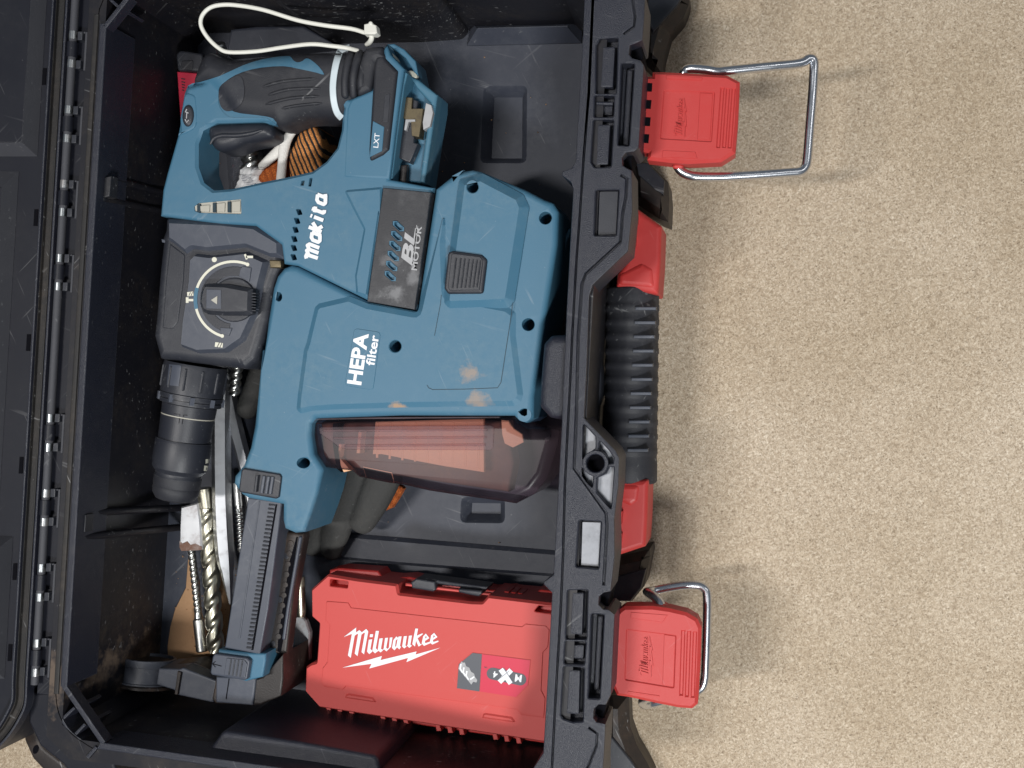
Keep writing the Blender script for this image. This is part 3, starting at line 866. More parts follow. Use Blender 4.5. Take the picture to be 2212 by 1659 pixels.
# lid, folded flat behind the hinge
lid_out = [(-90, -70), (X(146, -70), -70), (X(146, 1470), 1470), (56, 1521), (45, 1551), (18, 1596), (-20, 1630), (-90, 1655)]
prism('lid', lid_out, 0.150, 0.098, m_lidp, tb, r=0.002)
def ridge(x0, w, z, mat, name='lid_ridge', end=(0, 0)):
    pts = [(X(x0, y), y) for y in (-66, 300, 700, 1100, 1400, 1470)]
    k = (146 - x0)
    pts += [(56 - k * 0.95, 1519 - k * 0.25), (45 - k * 0.9, 1549 - k * 0.4), (18 - k * 0.75, 1592 - k * 0.55), (-20 - k * 0.5, 1627 - k * 0.7), (-80, 1650 - k * 0.8)]
    sp = spl(pts, 4, False)
    prism(name, stroke(sp, w), z, 0.149, mat, tb, r=0.0008, seg=2)
ridge(143.5, 5.5, 0.158, m_rim); ridge(129, 19, 0.1515, m_gasket, 'lid_gasket'); ridge(138, 3.5, 0.1545, m_gasket); ridge(121, 3, 0.1545, m_gasket); ridge(113.5, 5, 0.1575, m_rim)
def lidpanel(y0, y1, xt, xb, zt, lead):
    """raised inner panel: flat top to xt, slope in grey painted as if lit, down to xb"""
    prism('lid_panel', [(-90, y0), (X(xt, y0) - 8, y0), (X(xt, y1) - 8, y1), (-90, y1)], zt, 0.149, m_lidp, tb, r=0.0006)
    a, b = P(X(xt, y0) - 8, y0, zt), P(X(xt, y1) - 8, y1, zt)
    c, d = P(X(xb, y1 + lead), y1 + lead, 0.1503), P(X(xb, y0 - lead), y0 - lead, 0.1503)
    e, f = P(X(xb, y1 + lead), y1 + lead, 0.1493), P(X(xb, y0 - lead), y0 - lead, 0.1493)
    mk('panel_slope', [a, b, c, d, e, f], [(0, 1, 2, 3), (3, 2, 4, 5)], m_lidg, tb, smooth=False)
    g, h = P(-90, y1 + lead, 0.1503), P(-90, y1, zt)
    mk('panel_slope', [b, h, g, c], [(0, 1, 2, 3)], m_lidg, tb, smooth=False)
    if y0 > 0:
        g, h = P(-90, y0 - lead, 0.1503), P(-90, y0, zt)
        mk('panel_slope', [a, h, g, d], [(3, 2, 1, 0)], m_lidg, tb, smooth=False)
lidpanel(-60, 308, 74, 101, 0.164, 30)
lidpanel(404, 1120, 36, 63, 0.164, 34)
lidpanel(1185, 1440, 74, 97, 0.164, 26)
for y in (165, 470, 740, 1005, 1235, 1410):
    strip('lid_notch', 101, 109, y - 18, y + 18, 0.1507, 0.1495, m_hole, r=0)
# bottom (side) rim and rear corners
prism('side_rim', [(217, 1604), (648, 1664), (1150, 1738), (1150, 1755), (640, 1682), (207, 1618)], ZR, 0.14, m_rim, tb, r=0.001)
prism('side_rim', [(214, 1620), (640, 1684), (1150, 1760), (1150, 1790), (640, 1706), (202, 1640)], 0.160, 0.13, m_rim, tb, r=0.001)
prism('corner_block', [(60, 1500), (61, 1560), (85, 1612), (135, 1652), (160, 1685), (260, 1700), (236, 1612), (206, 1612), (132, 1490)], 0.146, 0.05, m_lidp, tb, r=0.0025, rf=0.003)
prism('corner_bumper', [(52, 1530), (50, 1600), (68, 1640), (98, 1672), (180, 1712), (230, 1700), (140, 1650), (92, 1612), (68, 1560)], 0.095, 0.0, m_brown, tb, r=0.004, rf=0.006)  # brown paints the board's reflection on the bumper
prism('bumper_hole', circ(77, 1619, 6, 14, 10, 0.3), 0.0954, 0.09, m_hole, tb, r=0)
def bar(pts, w, z, zb, mat=m_rim, name='corner_rib'): prism(name, stroke(pts, w), z, zb, mat, tb, r=0.0008, seg=2)
bar(I_((462, 1045), (760, 1478)), 11, ZR, 0.160)
bar(spl(I_((410, 1090), (432, 1250), (520, 1400), (700, 1525)), 4, False), 6, 0.166, 0.13)
bar(I_((400, 1352), (548, 1215)), 7, 0.165, 0.13); bar(I_((487, 1480), (625, 1337)), 7, 0.165, 0.13)
bar(I_((640, 1585), (710, 1505)), 8, 0.168, 0.13)
bar(N_((1150, 300), (1420, -40)), 10, ZR, 0.160)
bar(N_((1075, 290), (1100, 100), (1150, -20)), 6, 0.166, 0.13); bar(N_((1215, -10), (1308, 75)), 7, 0.165, 0.13)
# guide rails on the rear wall
def rail(u0, v0, u1, v1, z0, z1):
    sweep('guide_rail', [P(u0, v0, z0), P((u0 + u1) / 2, (v0 + v1) / 2, (z0 + z1) / 2), P(u1, v1, z1)], 0.0032, m_wall, tb, n=8, sub=1, flat=0.9)
rail(222, 382, 410, 430, 0.158, 0.034); rail(222, 430, 405, 466, 0.158, 0.034)
rail(174, 1108, 402, 1096, 0.158, 0.034); rail(176, 1160, 398, 1138, 0.158, 0.034)
prism('rail_head', [(216, 384), (240, 380), (236, 424), (212, 430)], 0.160, 0.150, m_case, tb, r=0.001)
prism('rail_head', [(169, 1108), (186, 1112), (183, 1150), (168, 1150)], 0.160, 0.150, m_case, tb, r=0.001)

# ---- front: latches, handle, feet
def latch(fr, body, slots, panel, dark, lines, facets, z, logo, emb):
    # one mesh for the clip, its cut-outs, panels and the wire as sub-parts
    lt = prism('latch', fr(*body), z, z - 0.018, m_red, tb, cham=(0.0022, 0.0022), seg=2, holes=[(fr(*panel), 0.0010, 0.0008, 0, 0.0006)] + [(stroke(fr(a, b), 5.0), 0.0012, 0, 0, 0.0007) for a, b in lines])
    for s in slots: prism('latch_slot', fr(*s), z - 0.0005, z - 0.012, m_hole, lt, r=0, zf=lambda x, y: z + 0.0002)
    prism('latch_panel', fr(*dark), z - 0.0004, z - 0.003, m_redd, lt, r=0.0002, seg=1)
    for f in facets: prism('latch_facet', fr(*f), z + 0.0004, z - 0.012, m_redd, lt, cham=(0.002, 0.003))
    for g in emb: prism('embossed_letter', g, z - 0.0001, z - 0.003, m_redd, lt, r=0.0001, seg=1)
    return lt
MW = [[(278, 362), (462, 222), (458, 292), (510, 258), (545, 290), (610, 240), (640, 278), (578, 616), (540, 582), (590, 300), (530, 345), (482, 642), (440, 605), (490, 330), (440, 352), (382, 668), (340, 632), (398, 315)],
      [(668, 318), (712, 318), (705, 362), (660, 362)],
      [(648, 400), (698, 392), (672, 535), (700, 560), (738, 530), (778, 268), (798, 270), (752, 268), (708, 548), (655, 612), (622, 575)],
      [(752, 268), (798, 270), (755, 520), (775, 548), (740, 600), (702, 565)],
      [(805, 382), (855, 376), (828, 530), (850, 545), (868, 525), (888, 374), (932, 370), (908, 520), (925, 535), (945, 510), (958, 368), (998, 364), (975, 500), (908, 570), (872, 540), (822, 588), (780, 552)],
      [(1010, 405), (1050, 352), (1080, 375), (1088, 352), (1132, 350), (1108, 490), (1125, 505), (1098, 540), (1068, 512), (1025, 552), (992, 520)],
      [(1165, 348), (1210, 344), (1188, 480), (1205, 495), (1222, 470), (1240, 340), (1285, 336), (1262, 470), (1280, 490), (1246, 520), (1215, 490), (1172, 526), (1142, 498)],
      [(1335, 234), (1375, 236), (1352, 355), (1440, 305), (1445, 318), (1368, 378), (1408, 462), (1382, 498), (1345, 415), (1330, 500), (1290, 465)],
      [(1450, 350), (1490, 310), (1540, 375), (1470, 420), (1480, 450), (1545, 425), (1560, 450), (1462, 488), (1428, 455)],
      [(1568, 335), (1612, 298), (1660, 360), (1588, 405), (1598, 432), (1670, 412), (1676, 428), (1585, 468), (1548, 438)]]
BOLT = [(258, 812), (840, 640), (822, 700), (1352, 573), (1337, 618), (1706, 516), (1202, 730), (1226, 668), (655, 824), (688, 755)]
HOLE_A = [(1045, 400), (1072, 380), (1052, 500), (1030, 498)]
def mapped(o, ex, ey):
    f = lambda p: (o[0] + ex[0] * (p[0] - 258) / 1450 + ey[0] * (p[1] - 222) / 600, o[1] + ex[1] * (p[0] - 258) / 1450 + ey[1] * (p[1] - 222) / 600)
    return [[f(p) for p in g] for g in MW + [BOLT]]
emb1 = mapped(M_((425, 985))[0], (M_((505, 640))[0][0] - M_((460, 985))[0][0], M_((505, 640))[0][1] - M_((460, 985))[0][1]), (26, 2))
lt1 = latch(M_, [(243, 410), (330, 410), (740, 432), (905, 442), (1015, 500), (1000, 850), (975, 1130), (850, 1210), (560, 1225), (400, 1215), (195, 1190), (205, 1128), (135, 1112), (160, 760), (176, 452), (240, 450)],
      [[(165, 512), (243, 518), (238, 592), (160, 590)], [(155, 662), (236, 668), (228, 745), (150, 742)], [(146, 815), (228, 820), (222, 897), (142, 893)], [(136, 966), (216, 970), (208, 1048), (132, 1042)]],
      [(348, 580), (790, 597), (762, 1030), (316, 1003)], [(664, 600), (776, 606), (752, 1018), (640, 1012)],
      [((862, 560), (824, 1080)), ((912, 566), (876, 1078)), ((962, 566), (925, 1082))],
      [[(335, 420), (725, 445), (690, 515), (345, 500)], [(315, 1085), (640, 1100), (672, 1205), (300, 1195)]], 0.138, None, emb1)
w1 = [(520, 425, .126), (545, 395, .126), (600, 385, .127), (720, 395, .127), (820, 412, .127), (900, 405, .126), (1250, 370, .12), (1540, 340, .113), (1625, 300, .111), (1668, 315, .110), (1672, 400, .110), (1660, 600, .109), (1635, 900, .109),
      (1612, 1180, .109), (1595, 1255, .109), (1550, 1295, .110), (1450, 1305, .112), (1100, 1330, .118), (800, 1345, .123), (620, 1340, .126), (530, 1315, .126), (480, 1275, .126), (465, 1235, .126)]
sweep('latch_wire', [P(*M_(p)[0], p[2]) for p in w1], 0.0033, m_chrome, lt1, n=14, sub=5)
prism('wire_collar', circ(*M_((468, 1248))[0], 12, 16, 6), 0.130, 0.122, m_red, lt1, r=0.0015)
emb2 = mapped(K_((1200, 980))[0], (K_((1258, 690))[0][0] - K_((1222, 985))[0][0], K_((1258, 690))[0][1] - K_((1222, 985))[0][1]), (30, 2))
lt2 = latch(K_, [(1068, 492), (1100, 470), (1310, 468), (1430, 485), (1560, 515), (1640, 562), (1668, 625), (1660, 900), (1642, 1190), (1600, 1225), (1500, 1218), (1350, 1188), (1130, 1140), (1045, 1128), (1010, 1050), (1030, 540)],
      [[(1015, 578), (1042, 582), (1038, 648), (1010, 645)], [(1010, 705), (1036, 708), (1032, 775), (1006, 772)], [(1004, 835), (1030, 838), (1026, 905), (1000, 902)], [(998, 965), (1026, 968), (1022, 1035), (994, 1030)]],
      [(1120, 640), (1480, 685), (1465, 1068), (1108, 1008)], [(1395, 676), (1477, 688), (1463, 1062), (1383, 1045)],
      [((1535, 650), (1520, 1120)), ((1578, 655), (1562, 1130)), ((1622, 660), (1605, 1135))],
      [[(1132, 490), (1455, 515), (1390, 605), (1128, 570)], [(1105, 1070), (1370, 1108), (1400, 1155), (1110, 1125)]], 0.138, None, emb2)
w2 = [(1372, 495, .126), (1362, 440, .124), (1320, 395, .120), (1275, 365, .114), (1272, 360, .104), (1310, 355, .097), (1400, 335, .094), (1540, 312, .092), (1640, 312, .091), (1690, 335, .091), (1712, 390, .091), (1710, 600, .091), (1700, 900, .091), (1692, 1010, .091), (1665, 1070, .091),
      (1600, 1105, .093), (1450, 1140, .097), (1300, 1185, .103), (1245, 1190, .110), (1240, 1160, .118), (1290, 1130, .124)]
sweep('latch_wire', [P(*K_(p)[0], p[2]) for p in w2], 0.0033, m_chrome, lt2, n=14, sub=5)
prism('wire_collar', circ(*K_((1368, 470))[0], 15, 16, 6), 0.128, 0.118, m_red, lt2, r=0.0015)

# handle: red ends, ribbed black grip
hd = bpy.data.objects.new('handle', None); COL.objects.link(hd); hd.parent = tb; hd.empty_display_size = 0.02; OFF[hd.name] = OFF[tb.name]
hz = 0.095
ga = P((1421 + 1314) / 2, 622, hz - 0.02); gb = P((1402 + 1330) / 2 - 4, 1042, hz - 0.02)
ga.z = gb.z = 0.078
R0 = 0.0185
ax = gb - ga
prof = [(0, R0 * 0.90), (0.006, R0 * 0.97), (0.015, R0)]
for k in range(11):
    t = 0.105 + k * 0.073
    prof += [(t - 0.0365, R0 * 0.985), (t - 0.016, R0 * 0.985), (t - 0.012, R0 * 1.006), (t + 0.012, R0 * 1.006), (t + 0.016, R0 * 0.985), (t + 0.030, R0 * 0.972)]
prof += [(0.895, R0), (0.985, R0), (0.994, R0 * 0.97), (1, R0 * 0.90)]
lathe('grip', ga, gb, prof, m_rubber, hd, n=40, sharp=40, mod=lambda s, a: 1.0 + 0.10 * abs(math.cos(a)) ** 4)
for k in range(11):
    t = 0.105 + k * 0.073
    c = ga + ax * t
    prism('grip_rib', [(1372 - 1.7 * k, 622 + 420 * t - 3.5), (1417 - 1.75 * k, 622 + 420 * t - 3.5), (1417 - 1.75 * k, 622 + 420 * t + 3.5), (1372 - 1.7 * k, 622 + 420 * t + 3.5)],
          0.0982, 0.09, m_blackg, hd, r=0.0007)
prism('handle_end', E_((1690, 20), (1930, 190), (1922, 450), (1905, 700), (1850, 690), (1590, 640), (1602, 540), (1655, 470), (1660, 300)), 0.096, 0.05, m_red, hd, r=0.004, rf=0.002)
prism('handle_end', H_((1600, 960), (1832, 955), (1824, 1240), (1812, 1450), (1585, 1525), (1560, 1300), (1590, 1130)), 0.096, 0.05, m_red, hd, r=0.004, rf=0.002)
prism('end_scoop', E_((1610, 540), (1780, 450), (1870, 500), (1890, 660), (1600, 630)), 0.0972, 0.09, m_redd, hd, r=0.004, rf=0.004)
prism('end_scoop', H_((1605, 985), (1780, 985), (1760, 1120), (1700, 1165), (1610, 1120)), 0.0972, 0.09, m_redd, hd, r=0.004, rf=0.004)
for p in (((1715, 100), (1755, 100), (1750, 180), (1712, 180)), ((1708, 260), (1740, 262), (1735, 340), (1704, 338))):
    prism('end_tooth', E_(*p), 0.104, 0.09, m_redd, hd, r=0.001)
for p in (((1600, 1190), (1640, 1190), (1632, 1285), (1596, 1282)), ((1590, 1355), (1635, 1358), (1625, 1450), (1585, 1445))):
    prism('end_tooth', H_(*p), 0.104, 0.09, m_redd, hd, r=0.001)
prism('lock_badge', spl([(1262, 755), (1276, 775), (1282, 800), (1283, 825), (1280, 855), (1270, 885), (1255, 890), (1250, 820)], 3), 0.118, 0.06, m_red, tb, r=0.002)
prism('badge_ring', spl([(1262, 730), (1290, 765), (1298, 800), (1299, 835), (1294, 870), (1275, 905), (1250, 905), (1245, 820)], 3), 0.098, 0.05, m_black, tb, r=0.003)
prism('front_wall', [(1290, 560), (1335, 560), (1312, 1060), (1265, 1060)], 0.06, 0.01, m_wall, tb, r=0.002)
# feet, their brown painted as the board's reflection
prism('front_foot', C_((1530, 1240), (1560, 1170), (1645, 1185), (1785, 1325), (1795, 1450), (1788, 1625), (1720, 1600), (1535, 1480)), 0.055, 0.0, m_brown, tb, cham=(0.006, 0.01))
prism('foot_pad', C_((1555, 1200), (1640, 1200), (1765, 1330), (1758, 1435), (1700, 1400), (1575, 1290)), 0.0575, 0.05, m_black, tb, r=0.001)
prism('front_foot', K_((960, 130), (1280, 60), (1284, 110), (1240, 335), (1150, 445), (1000, 445)), 0.055, 0.0, m_brown, tb, cham=(0.006, 0.01))
prism('foot_pad', K_((1000, 260), (1262, 190), (1225, 330), (1145, 430), (1010, 430)), 0.0572, 0.05, m_black, tb, r=0.001)
prism('corner_foot', C_((1600, -60), (1945, -60), (1938, 0), (1900, 95), (1800, 212), (1752, 390), (1742, 520), (1680, 510), (1590, 420)), 0.035, 0.0, m_brown, tb, cham=(0.008, 0.012))
prism('foot_pad', C_((1640, -40), (1900, -40), (1860, 40), (1760, 150), (1680, 240), (1640, 180)), 0.0375, 0.03, m_black, tb, r=0.002)
prism('corner_foot', K_((945, 1180), (1000, 1150), (1122, 1150), (1132, 1380), (1180, 1520), (1262, 1660), (1310, 1760), (940, 1760)), 0.035, 0.0, m_brown, tb, cham=(0.008, 0.012))
prism('foot_pad', K_((985, 1420), (1020, 1440), (1150, 1600), (1210, 1700), (960, 1700)), 0.0375, 0.03, m_black, tb, r=0.002)
# ---------------------------------------------------------------- cordless rotary hammer
hb = P(640, 450, 0.05)
rh = thing('rotary_hammer', 'teal and black cordless rotary hammer lying on its side across the toolbox, battery removed', 'power drill', hb)
ZD = 0.134
guard = B_((735, 920), (752, 840), (820, 765), (1000, 738), (1180, 740), (1240, 800), (1230, 880), (1224, 960), (1190, 1090), (1110, 1190), (1010, 1262), (820, 1305), (640, 1340), (410, 1392), (280, 1402), (205, 1345), (165, 1230), (165, 1060), (200, 960), (300, 905), (640, 895))
def fins():
    h = []
    for (x, y) in ((1283, 87), (1268, 152), (1257, 218), (1248, 286), (1245, 352), (1243, 420)):
        s = 1.0
        h.append((D_((x - 25, y - 22), (x + 10, y - 20), (x + 25, y + 20), (x - 8, y + 24)), 0.008, 0.0006, 1, 0.0003))
    h.append((B_((932, 1332), (955, 1330), (948, 1368), (924, 1366)), 0.003, 0.0004, 2, 0.0003))
    h.append((B_((993, 1312), (1012, 1312), (1002, 1374), (982, 1372)), 0.008, 0.0004, 1, 0.0003))
    h.append((B_((140, 1520), (175, 1497), (485, 1468), (488, 1578), (180, 1568), (145, 1555)), 0.0012, 0.0008, 3, 0.0003))
    return h
HOUS = B_((100, 640), (200, 612), (340, 565), (760, 492), (1100, 560), (1220, 700), (1285, 730), (1318, 715), (1450, 660), (1480, 700), (1640, 500)) + \
    B_((1600, 1000), (1578, 1320), (1905, 1382)) + D_((2165, 130), (2150, 812), (1790, 742), (1270, 486), (1168, 470), (1150, 330), (960, 190), (700, 175), (285, 120)) + \
    B_((-112, 1592), (-95, 1400), (-62, 1270), (15, 1000), (30, 920), (45, 800), (85, 630))
housing = prism('housing', HOUS, ZD, 0.098, m_teal, rh, r=0.0028, seg=3, holes=[(guard, 0.036, 0.0, 1, 0.0022)] + fins(), midmats=[m_hole, m_tealhole, m_cap])
# the hole through the guard is closed by a dark underside only where the body is; open it
def open_hole(o):
    bm = bmesh.new(); bm.from_mesh(o.data)
    kill = [f for f in bm.faces if f.calc_area() > 2e-6 and abs(f.normal.z) > 0.9 and f.calc_center_median().z + OFF[o.name].z < 0.1 - 0.0005]
    zs = min(f.calc_center_median().z for f in kill) if kill else 0
    gp = [P(u, v, ZD) for u, v in guard]; gp = [(p.x, p.y) for p in gp]
    k2 = [f for f in bm.faces if abs(f.normal.z) > 0.9 and f.calc_center_median().z + OFF[o.name].z < 0.1]
    bmesh.ops.delete(bm, geom=k2, context='FACES')
    bm.to_mesh(o.data); bm.free()
open_hole(housing)
for i, (a, b) in enumerate((((178, 1518), (255, 1512, ), ), ((300, 1502), (368, 1495)), ((412, 1488), (482, 1480)))):
    prism('level_window', B_((a[0] + 6, a[1]), (b[0], b[1]), (b[0] - 4, 1560), (a[0] + 10, 1558)), ZD + 0.0002, ZD - 0.002, m_cap, rh, r=0.0004)
for x in (178, 293, 402):
    prism('window_bar', B_((x - 16, 1505 - (x - 178) * 0.08), (x + 8, 1502 - (x - 178) * 0.08), (x + 8, 1566), (x - 16, 1564)), ZD + 0.0004, ZD - 0.002, m_tealhole, rh, r=0.0003)
# lower, stepped face of the motor housing (big slanted panel)
prism('motor_cover', B_((1240, 1400), (1530, 1375), (1510, 1640)) + D_((1870, 60), (1790, 720), (1700, 690), (1690, 560), (1755, 215), (1700, 110)), ZD + 0.0016, ZD - 0.004, m_teal, rh, cham=(0.002, 0.0016), rf=0.002)
# grip
GRIP = spl(B_((88, 600), (105, 510), (150, 400), (195, 360), (250, 352), (320, 385), (400, 408), (520, 396), (700, 374), (900, 358), (1050, 352), (1200, 352), (1330, 345), (1385, 345), (1420, 400), (1440, 560), (1420, 660), (1320, 715), (1215, 862),
                (1130, 862), (1000, 856), (900, 862), (820, 890), (745, 925), (640, 895), (400, 860), (330, 780), (260, 690), (180, 620)), 4)
grip = pillow('grip', GRIP, ZD + 0.0045, 0.105, 0.016, m_rubber, rh, step=5)
gb_ = bvh_of([grip, housing])
# palm and thumb areas are split by a teal band
band = spl(B_((95, 632), (180, 606), (330, 560), (500, 482), (640, 438), (760, 418), (845, 414), (868, 440), (900, 460), (940, 450), (965, 430), (1000, 440), (1060, 490), (1100, 550), (1040, 535), (900, 505), (800, 488), (640, 498), (500, 530), (400, 580), (335, 640), (318, 720), (330, 790), (380, 850), (440, 868), (640, 866), (700, 885), (748, 925), (700, 928), (640, 902), (420, 905), (260, 905), (160, 900), (60, 860), (60, 760)), 2)
drape('grip_band', band, gb_, 0.0006, m_teal, rh, step=4.5)
drape('palm_pad', spl(B_((330, 640), (400, 585), (480, 560), (510, 640), (500, 740), (450, 800), (380, 820), (335, 780), (322, 710)), 3), gb_, 0.0008, m_black, rh, step=5)
for k, (p, q, r_) in enumerate((((650, 640), (800, 600), (1040, 580)), ((690, 700), (840, 660), (1070, 650)), ((670, 770), (850, 725), (1060, 708)), ((790, 800), (900, 778), (1080, 760)))):
    pts = [RAY(*B_(t)[0]) for t in spl([p, q, r_], 4, False)]
    hits = [gb_.ray_cast(Vector((0, 0, CAM_Z)), d, 3)[0] for d in pts]
    sweep('grip_ridge', [h for h in hits if h], [0.0005] + [0.0012] * (len(hits) - 2) + [0.0005], m_rubber, rh, n=8, sub=1)
# neck bellows between tie and battery foot
for k, (x0, w, dx) in enumerate(((1285, 34, 0), (1345, 40, 0), (1405, 30, 0))):
    pts = [RAY(*B_(t)[0]) for t in spl([(x0 + 35, 352), (x0 - 5, 450), (x0 - 30, 580), (x0 - 30, 700)], 4, False)]
    hits = [gb_.ray_cast(Vector((0, 0, CAM_Z)), d, 3)[0] for d in pts]
    hits = [h for h in hits if h]
    sweep('neck_rib', hits, 0.0030, m_rubber, rh, n=10, sub=1)
# reverse switch and trigger
prism('direction_button', [(q[0], q[1]) for q in circ(*B_((90, 850))[0], 12.5, 22, 24, 0.06)], ZD + 0.003, ZD - 0.004, m_black, rh, r=0.002)
flat('button_mark', [stroke(B_((88, 805), (78, 825), (100, 835)), 2.5), stroke(B_((76, 880), (88, 905), (102, 885)), 2.5), stroke(B_((88, 835), (86, 875)), 2)], ZD + 0.003, m_greyprint, rh)
prism('button_seat', spl(B_((40, 960), (35, 880), (50, 790), (75, 690), (140, 700), (155, 760), (158, 900), (120, 960), (20, 1000)), 3), ZD + 0.0012, ZD - 0.004, m_teal, rh, r=0.0016)
pillow('trigger', spl(B_((225, 960), (245, 915), (330, 900), (640, 893), (705, 930), (712, 1000), (640, 1030), (500, 1055), (420, 1090), (330, 1108), (268, 1085), (235, 1030)), 3), ZD - 0.001, 0.106, 0.008, m_black, rh, step=3.5)
sweep('trigger_lip', [P(*B_(t)[0], ZD - 0.0012) for t in ((262, 1060), (290, 1020), (350, 1000), (450, 1000), (560, 985), (640, 960))], [0.0008, 0.0016, 0.0018, 0.0018, 0.0016, 0.0008], m_black, rh, n=8)
# battery foot
prism('battery_foot', B_((1225, 1315), (1258, 800), (1285, 730), (1318, 718), (1450, 662), (1530, 420), (1532, 360), (1560, 325), (1615, 320), (1690, 362), (1775, 450), (1800, 575), (1850, 630), (1942, 700), (1940, 780), (1905, 980), (1850, 1350), (1590, 1330)), 0.112, 0.085, m_teal, rh, r=0.002)
prism('foot_plate', B_((1240, 1312), (1262, 800), (1290, 735), (1318, 718), (1450, 662), (1530, 420), (1534, 365), (1562, 330), (1590, 400), (1690, 505), (1660, 700), (1620, 1000), (1580, 1325)), ZD + 0.0006, 0.10, m_teal, rh, r=0.0025)
prism('foot_bumper', B_((1452, 668), (1462, 500), (1475, 420), (1520, 385), (1552, 430), (1640, 520), (1620, 700), (1575, 1100), (1530, 1140), (1430, 1190), (1425, 1100)), ZD + 0.0032, 0.12, m_rubber, rh, r=0.003, rf=0.002)
prism('bumper_cap', B_((1400, 345), (1530, 332), (1534, 380), (1556, 432), (1480, 440), (1440, 660), (1330, 712), (1345, 560), (1365, 420)), ZD + 0.0036, 0.12, m_rubber, rh, r=0.004, rf=0.003)
prism('foot_groove', B_((1545, 700), (1585, 690), (1570, 900), (1530, 905)), ZD + 0.0036, 0.13, m_black, rh, r=0.0004)
bd = prism('badge', B_((1458, 890), (1542, 935), (1526, 1112), (1434, 1158)), ZD + 0.0038, 0.13, m_teal, rh, r=0.0006)
text('lettering', 'LXT', B_((1498, 1095))[0], (B_((1520, 940))[0][0] - B_((1502, 1095))[0][0], B_((1520, 940))[0][1] - B_((1502, 1095))[0][1]), 11, ZD + 0.0038, m_white, bd, bold=0.01, wid=1.15)
prism('foot_edge', B_((1600, 1000), (1690, 520), (1715, 540), (1690, 640), (1640, 1000), (1600, 1320), (1578, 1320)), ZD - 0.003, 0.10, m_teald, rh, r=0.0015)
# terminals inside the empty battery socket
prism('socket_rail', B_((1715, 545), (1800, 590), (1935, 700), (1900, 950), (1840, 1345), (1800, 1340), (1850, 980), (1880, 760), (1790, 660)), 0.118, 0.105, m_teald, rh, r=0.002)
prism('terminal_block', B_((1690, 700), (1790, 745), (1760, 1050), (1790, 1060), (1770, 1110), (1730, 1200), (1640, 1160), (1640, 980), (1660, 880)), 0.121, 0.105, m_black, rh, r=0.001)
tm = prism('terminal', B_((1700, 715), (1750, 720), (1745, 800), (1830, 800), (1800, 1010), (1745, 1000), (1740, 900), (1680, 870)), 0.1235, 0.11, m_brass, rh, r=0.0004)
prism('terminal_tab', B_((1700, 880), (1770, 880), (1770, 895), (1722, 898), (1705, 960), (1690, 958)), 0.1245, 0.12, m_greyprint, rh, r=0.0002)
prism('socket_clip', B_((1850, 758), (1890, 775), (1902, 830), (1880, 930), (1830, 955), (1825, 900)), 0.1215, 0.11, m_smoked2 if False else m_greyprint, rh, r=0.0005)
prism('socket_pad', circ(*B_((1590, 410))[0], 6, 12, 11, -0.5), 0.1155 + 0.012, 0.11, m_cream, rh, r=0.001)
prism('socket_pad', circ(*B_((1745, 550))[0], 12, 14, 9, 0.5), 0.1165, 0.11, m_cream, rh, r=0.001)
prism('socket_post', B_((1660, 1215), (1710, 1210), (1700, 1350), (1650, 1350)), 0.119, 0.11, m_brown, rh, r=0.002)
prism('socket_rim', B_((1560, 325), (1615, 320), (1690, 362), (1775, 450), (1795, 560), (1760, 530), (1700, 430), (1600, 350)), 0.121, 0.11, m_teal, rh, r=0.0012)
# black motor panel with slots and lettering
BLP = B_((1533, 1383), (1888, 1418)) + D_((2135, 808), (1785, 748))
slots = []
for (x, y) in ((2016, 192), (2003, 265), (1990, 338), (1978, 412), (1966, 486), (1956, 560)):
    slots.append((D_((x - 42, y - 38), (x - 10, y - 38), (x + 42, y + 10), (x + 40, y + 38), (x + 10, y + 38), (x - 42, y - 8)), 0.005, 0.001, 2, 0.0003))
blp = prism('motor_panel', BLP, ZD + 0.0034, 0.125, m_blpanel, rh, r=0.0008, holes=slots, midmats=[m_hole, m_tealhole])
for s in slots:
    o = prism('slot_rim', s[0], ZD + 0.0036, ZD - 0.001, m_teal, blp, r=0.0003, holes=[([( (u - sum(p[0] for p in s[0]) / 6) * 0.72 + sum(p[0] for p in s[0]) / 6, (v - sum(p[1] for p in s[0]) / 6) * 0.80 + sum(p[1] for p in s[0]) / 6) for u, v in s[0]], 0.004, 0.0006, 1, 0.0002)], midmats=[m_hole])
up = (D_((2120, 180))[0][0] - D_((2075, 480))[0][0], D_((2120, 180))[0][1] - D_((2075, 480))[0][1])
text('lettering', 'BL', D_((2112, 492))[0], up, 24, ZD + 0.0034, m_greyprint, blp, shear=0.25, bold=0.035, fit=84)
text('lettering', 'MOTOR', D_((2152, 525))[0], (up[0] * 0.75, up[1]), 12, ZD + 0.0034, m_greyprint, blp, bold=0.02, fit=97)
flat('lettering', [stroke(D_((2118, 500), (2152, 185)), 1.3), stroke(D_((2126, 510), (2160, 195)), 1.3)], ZD + 0.0034, m_greyprint, blp)
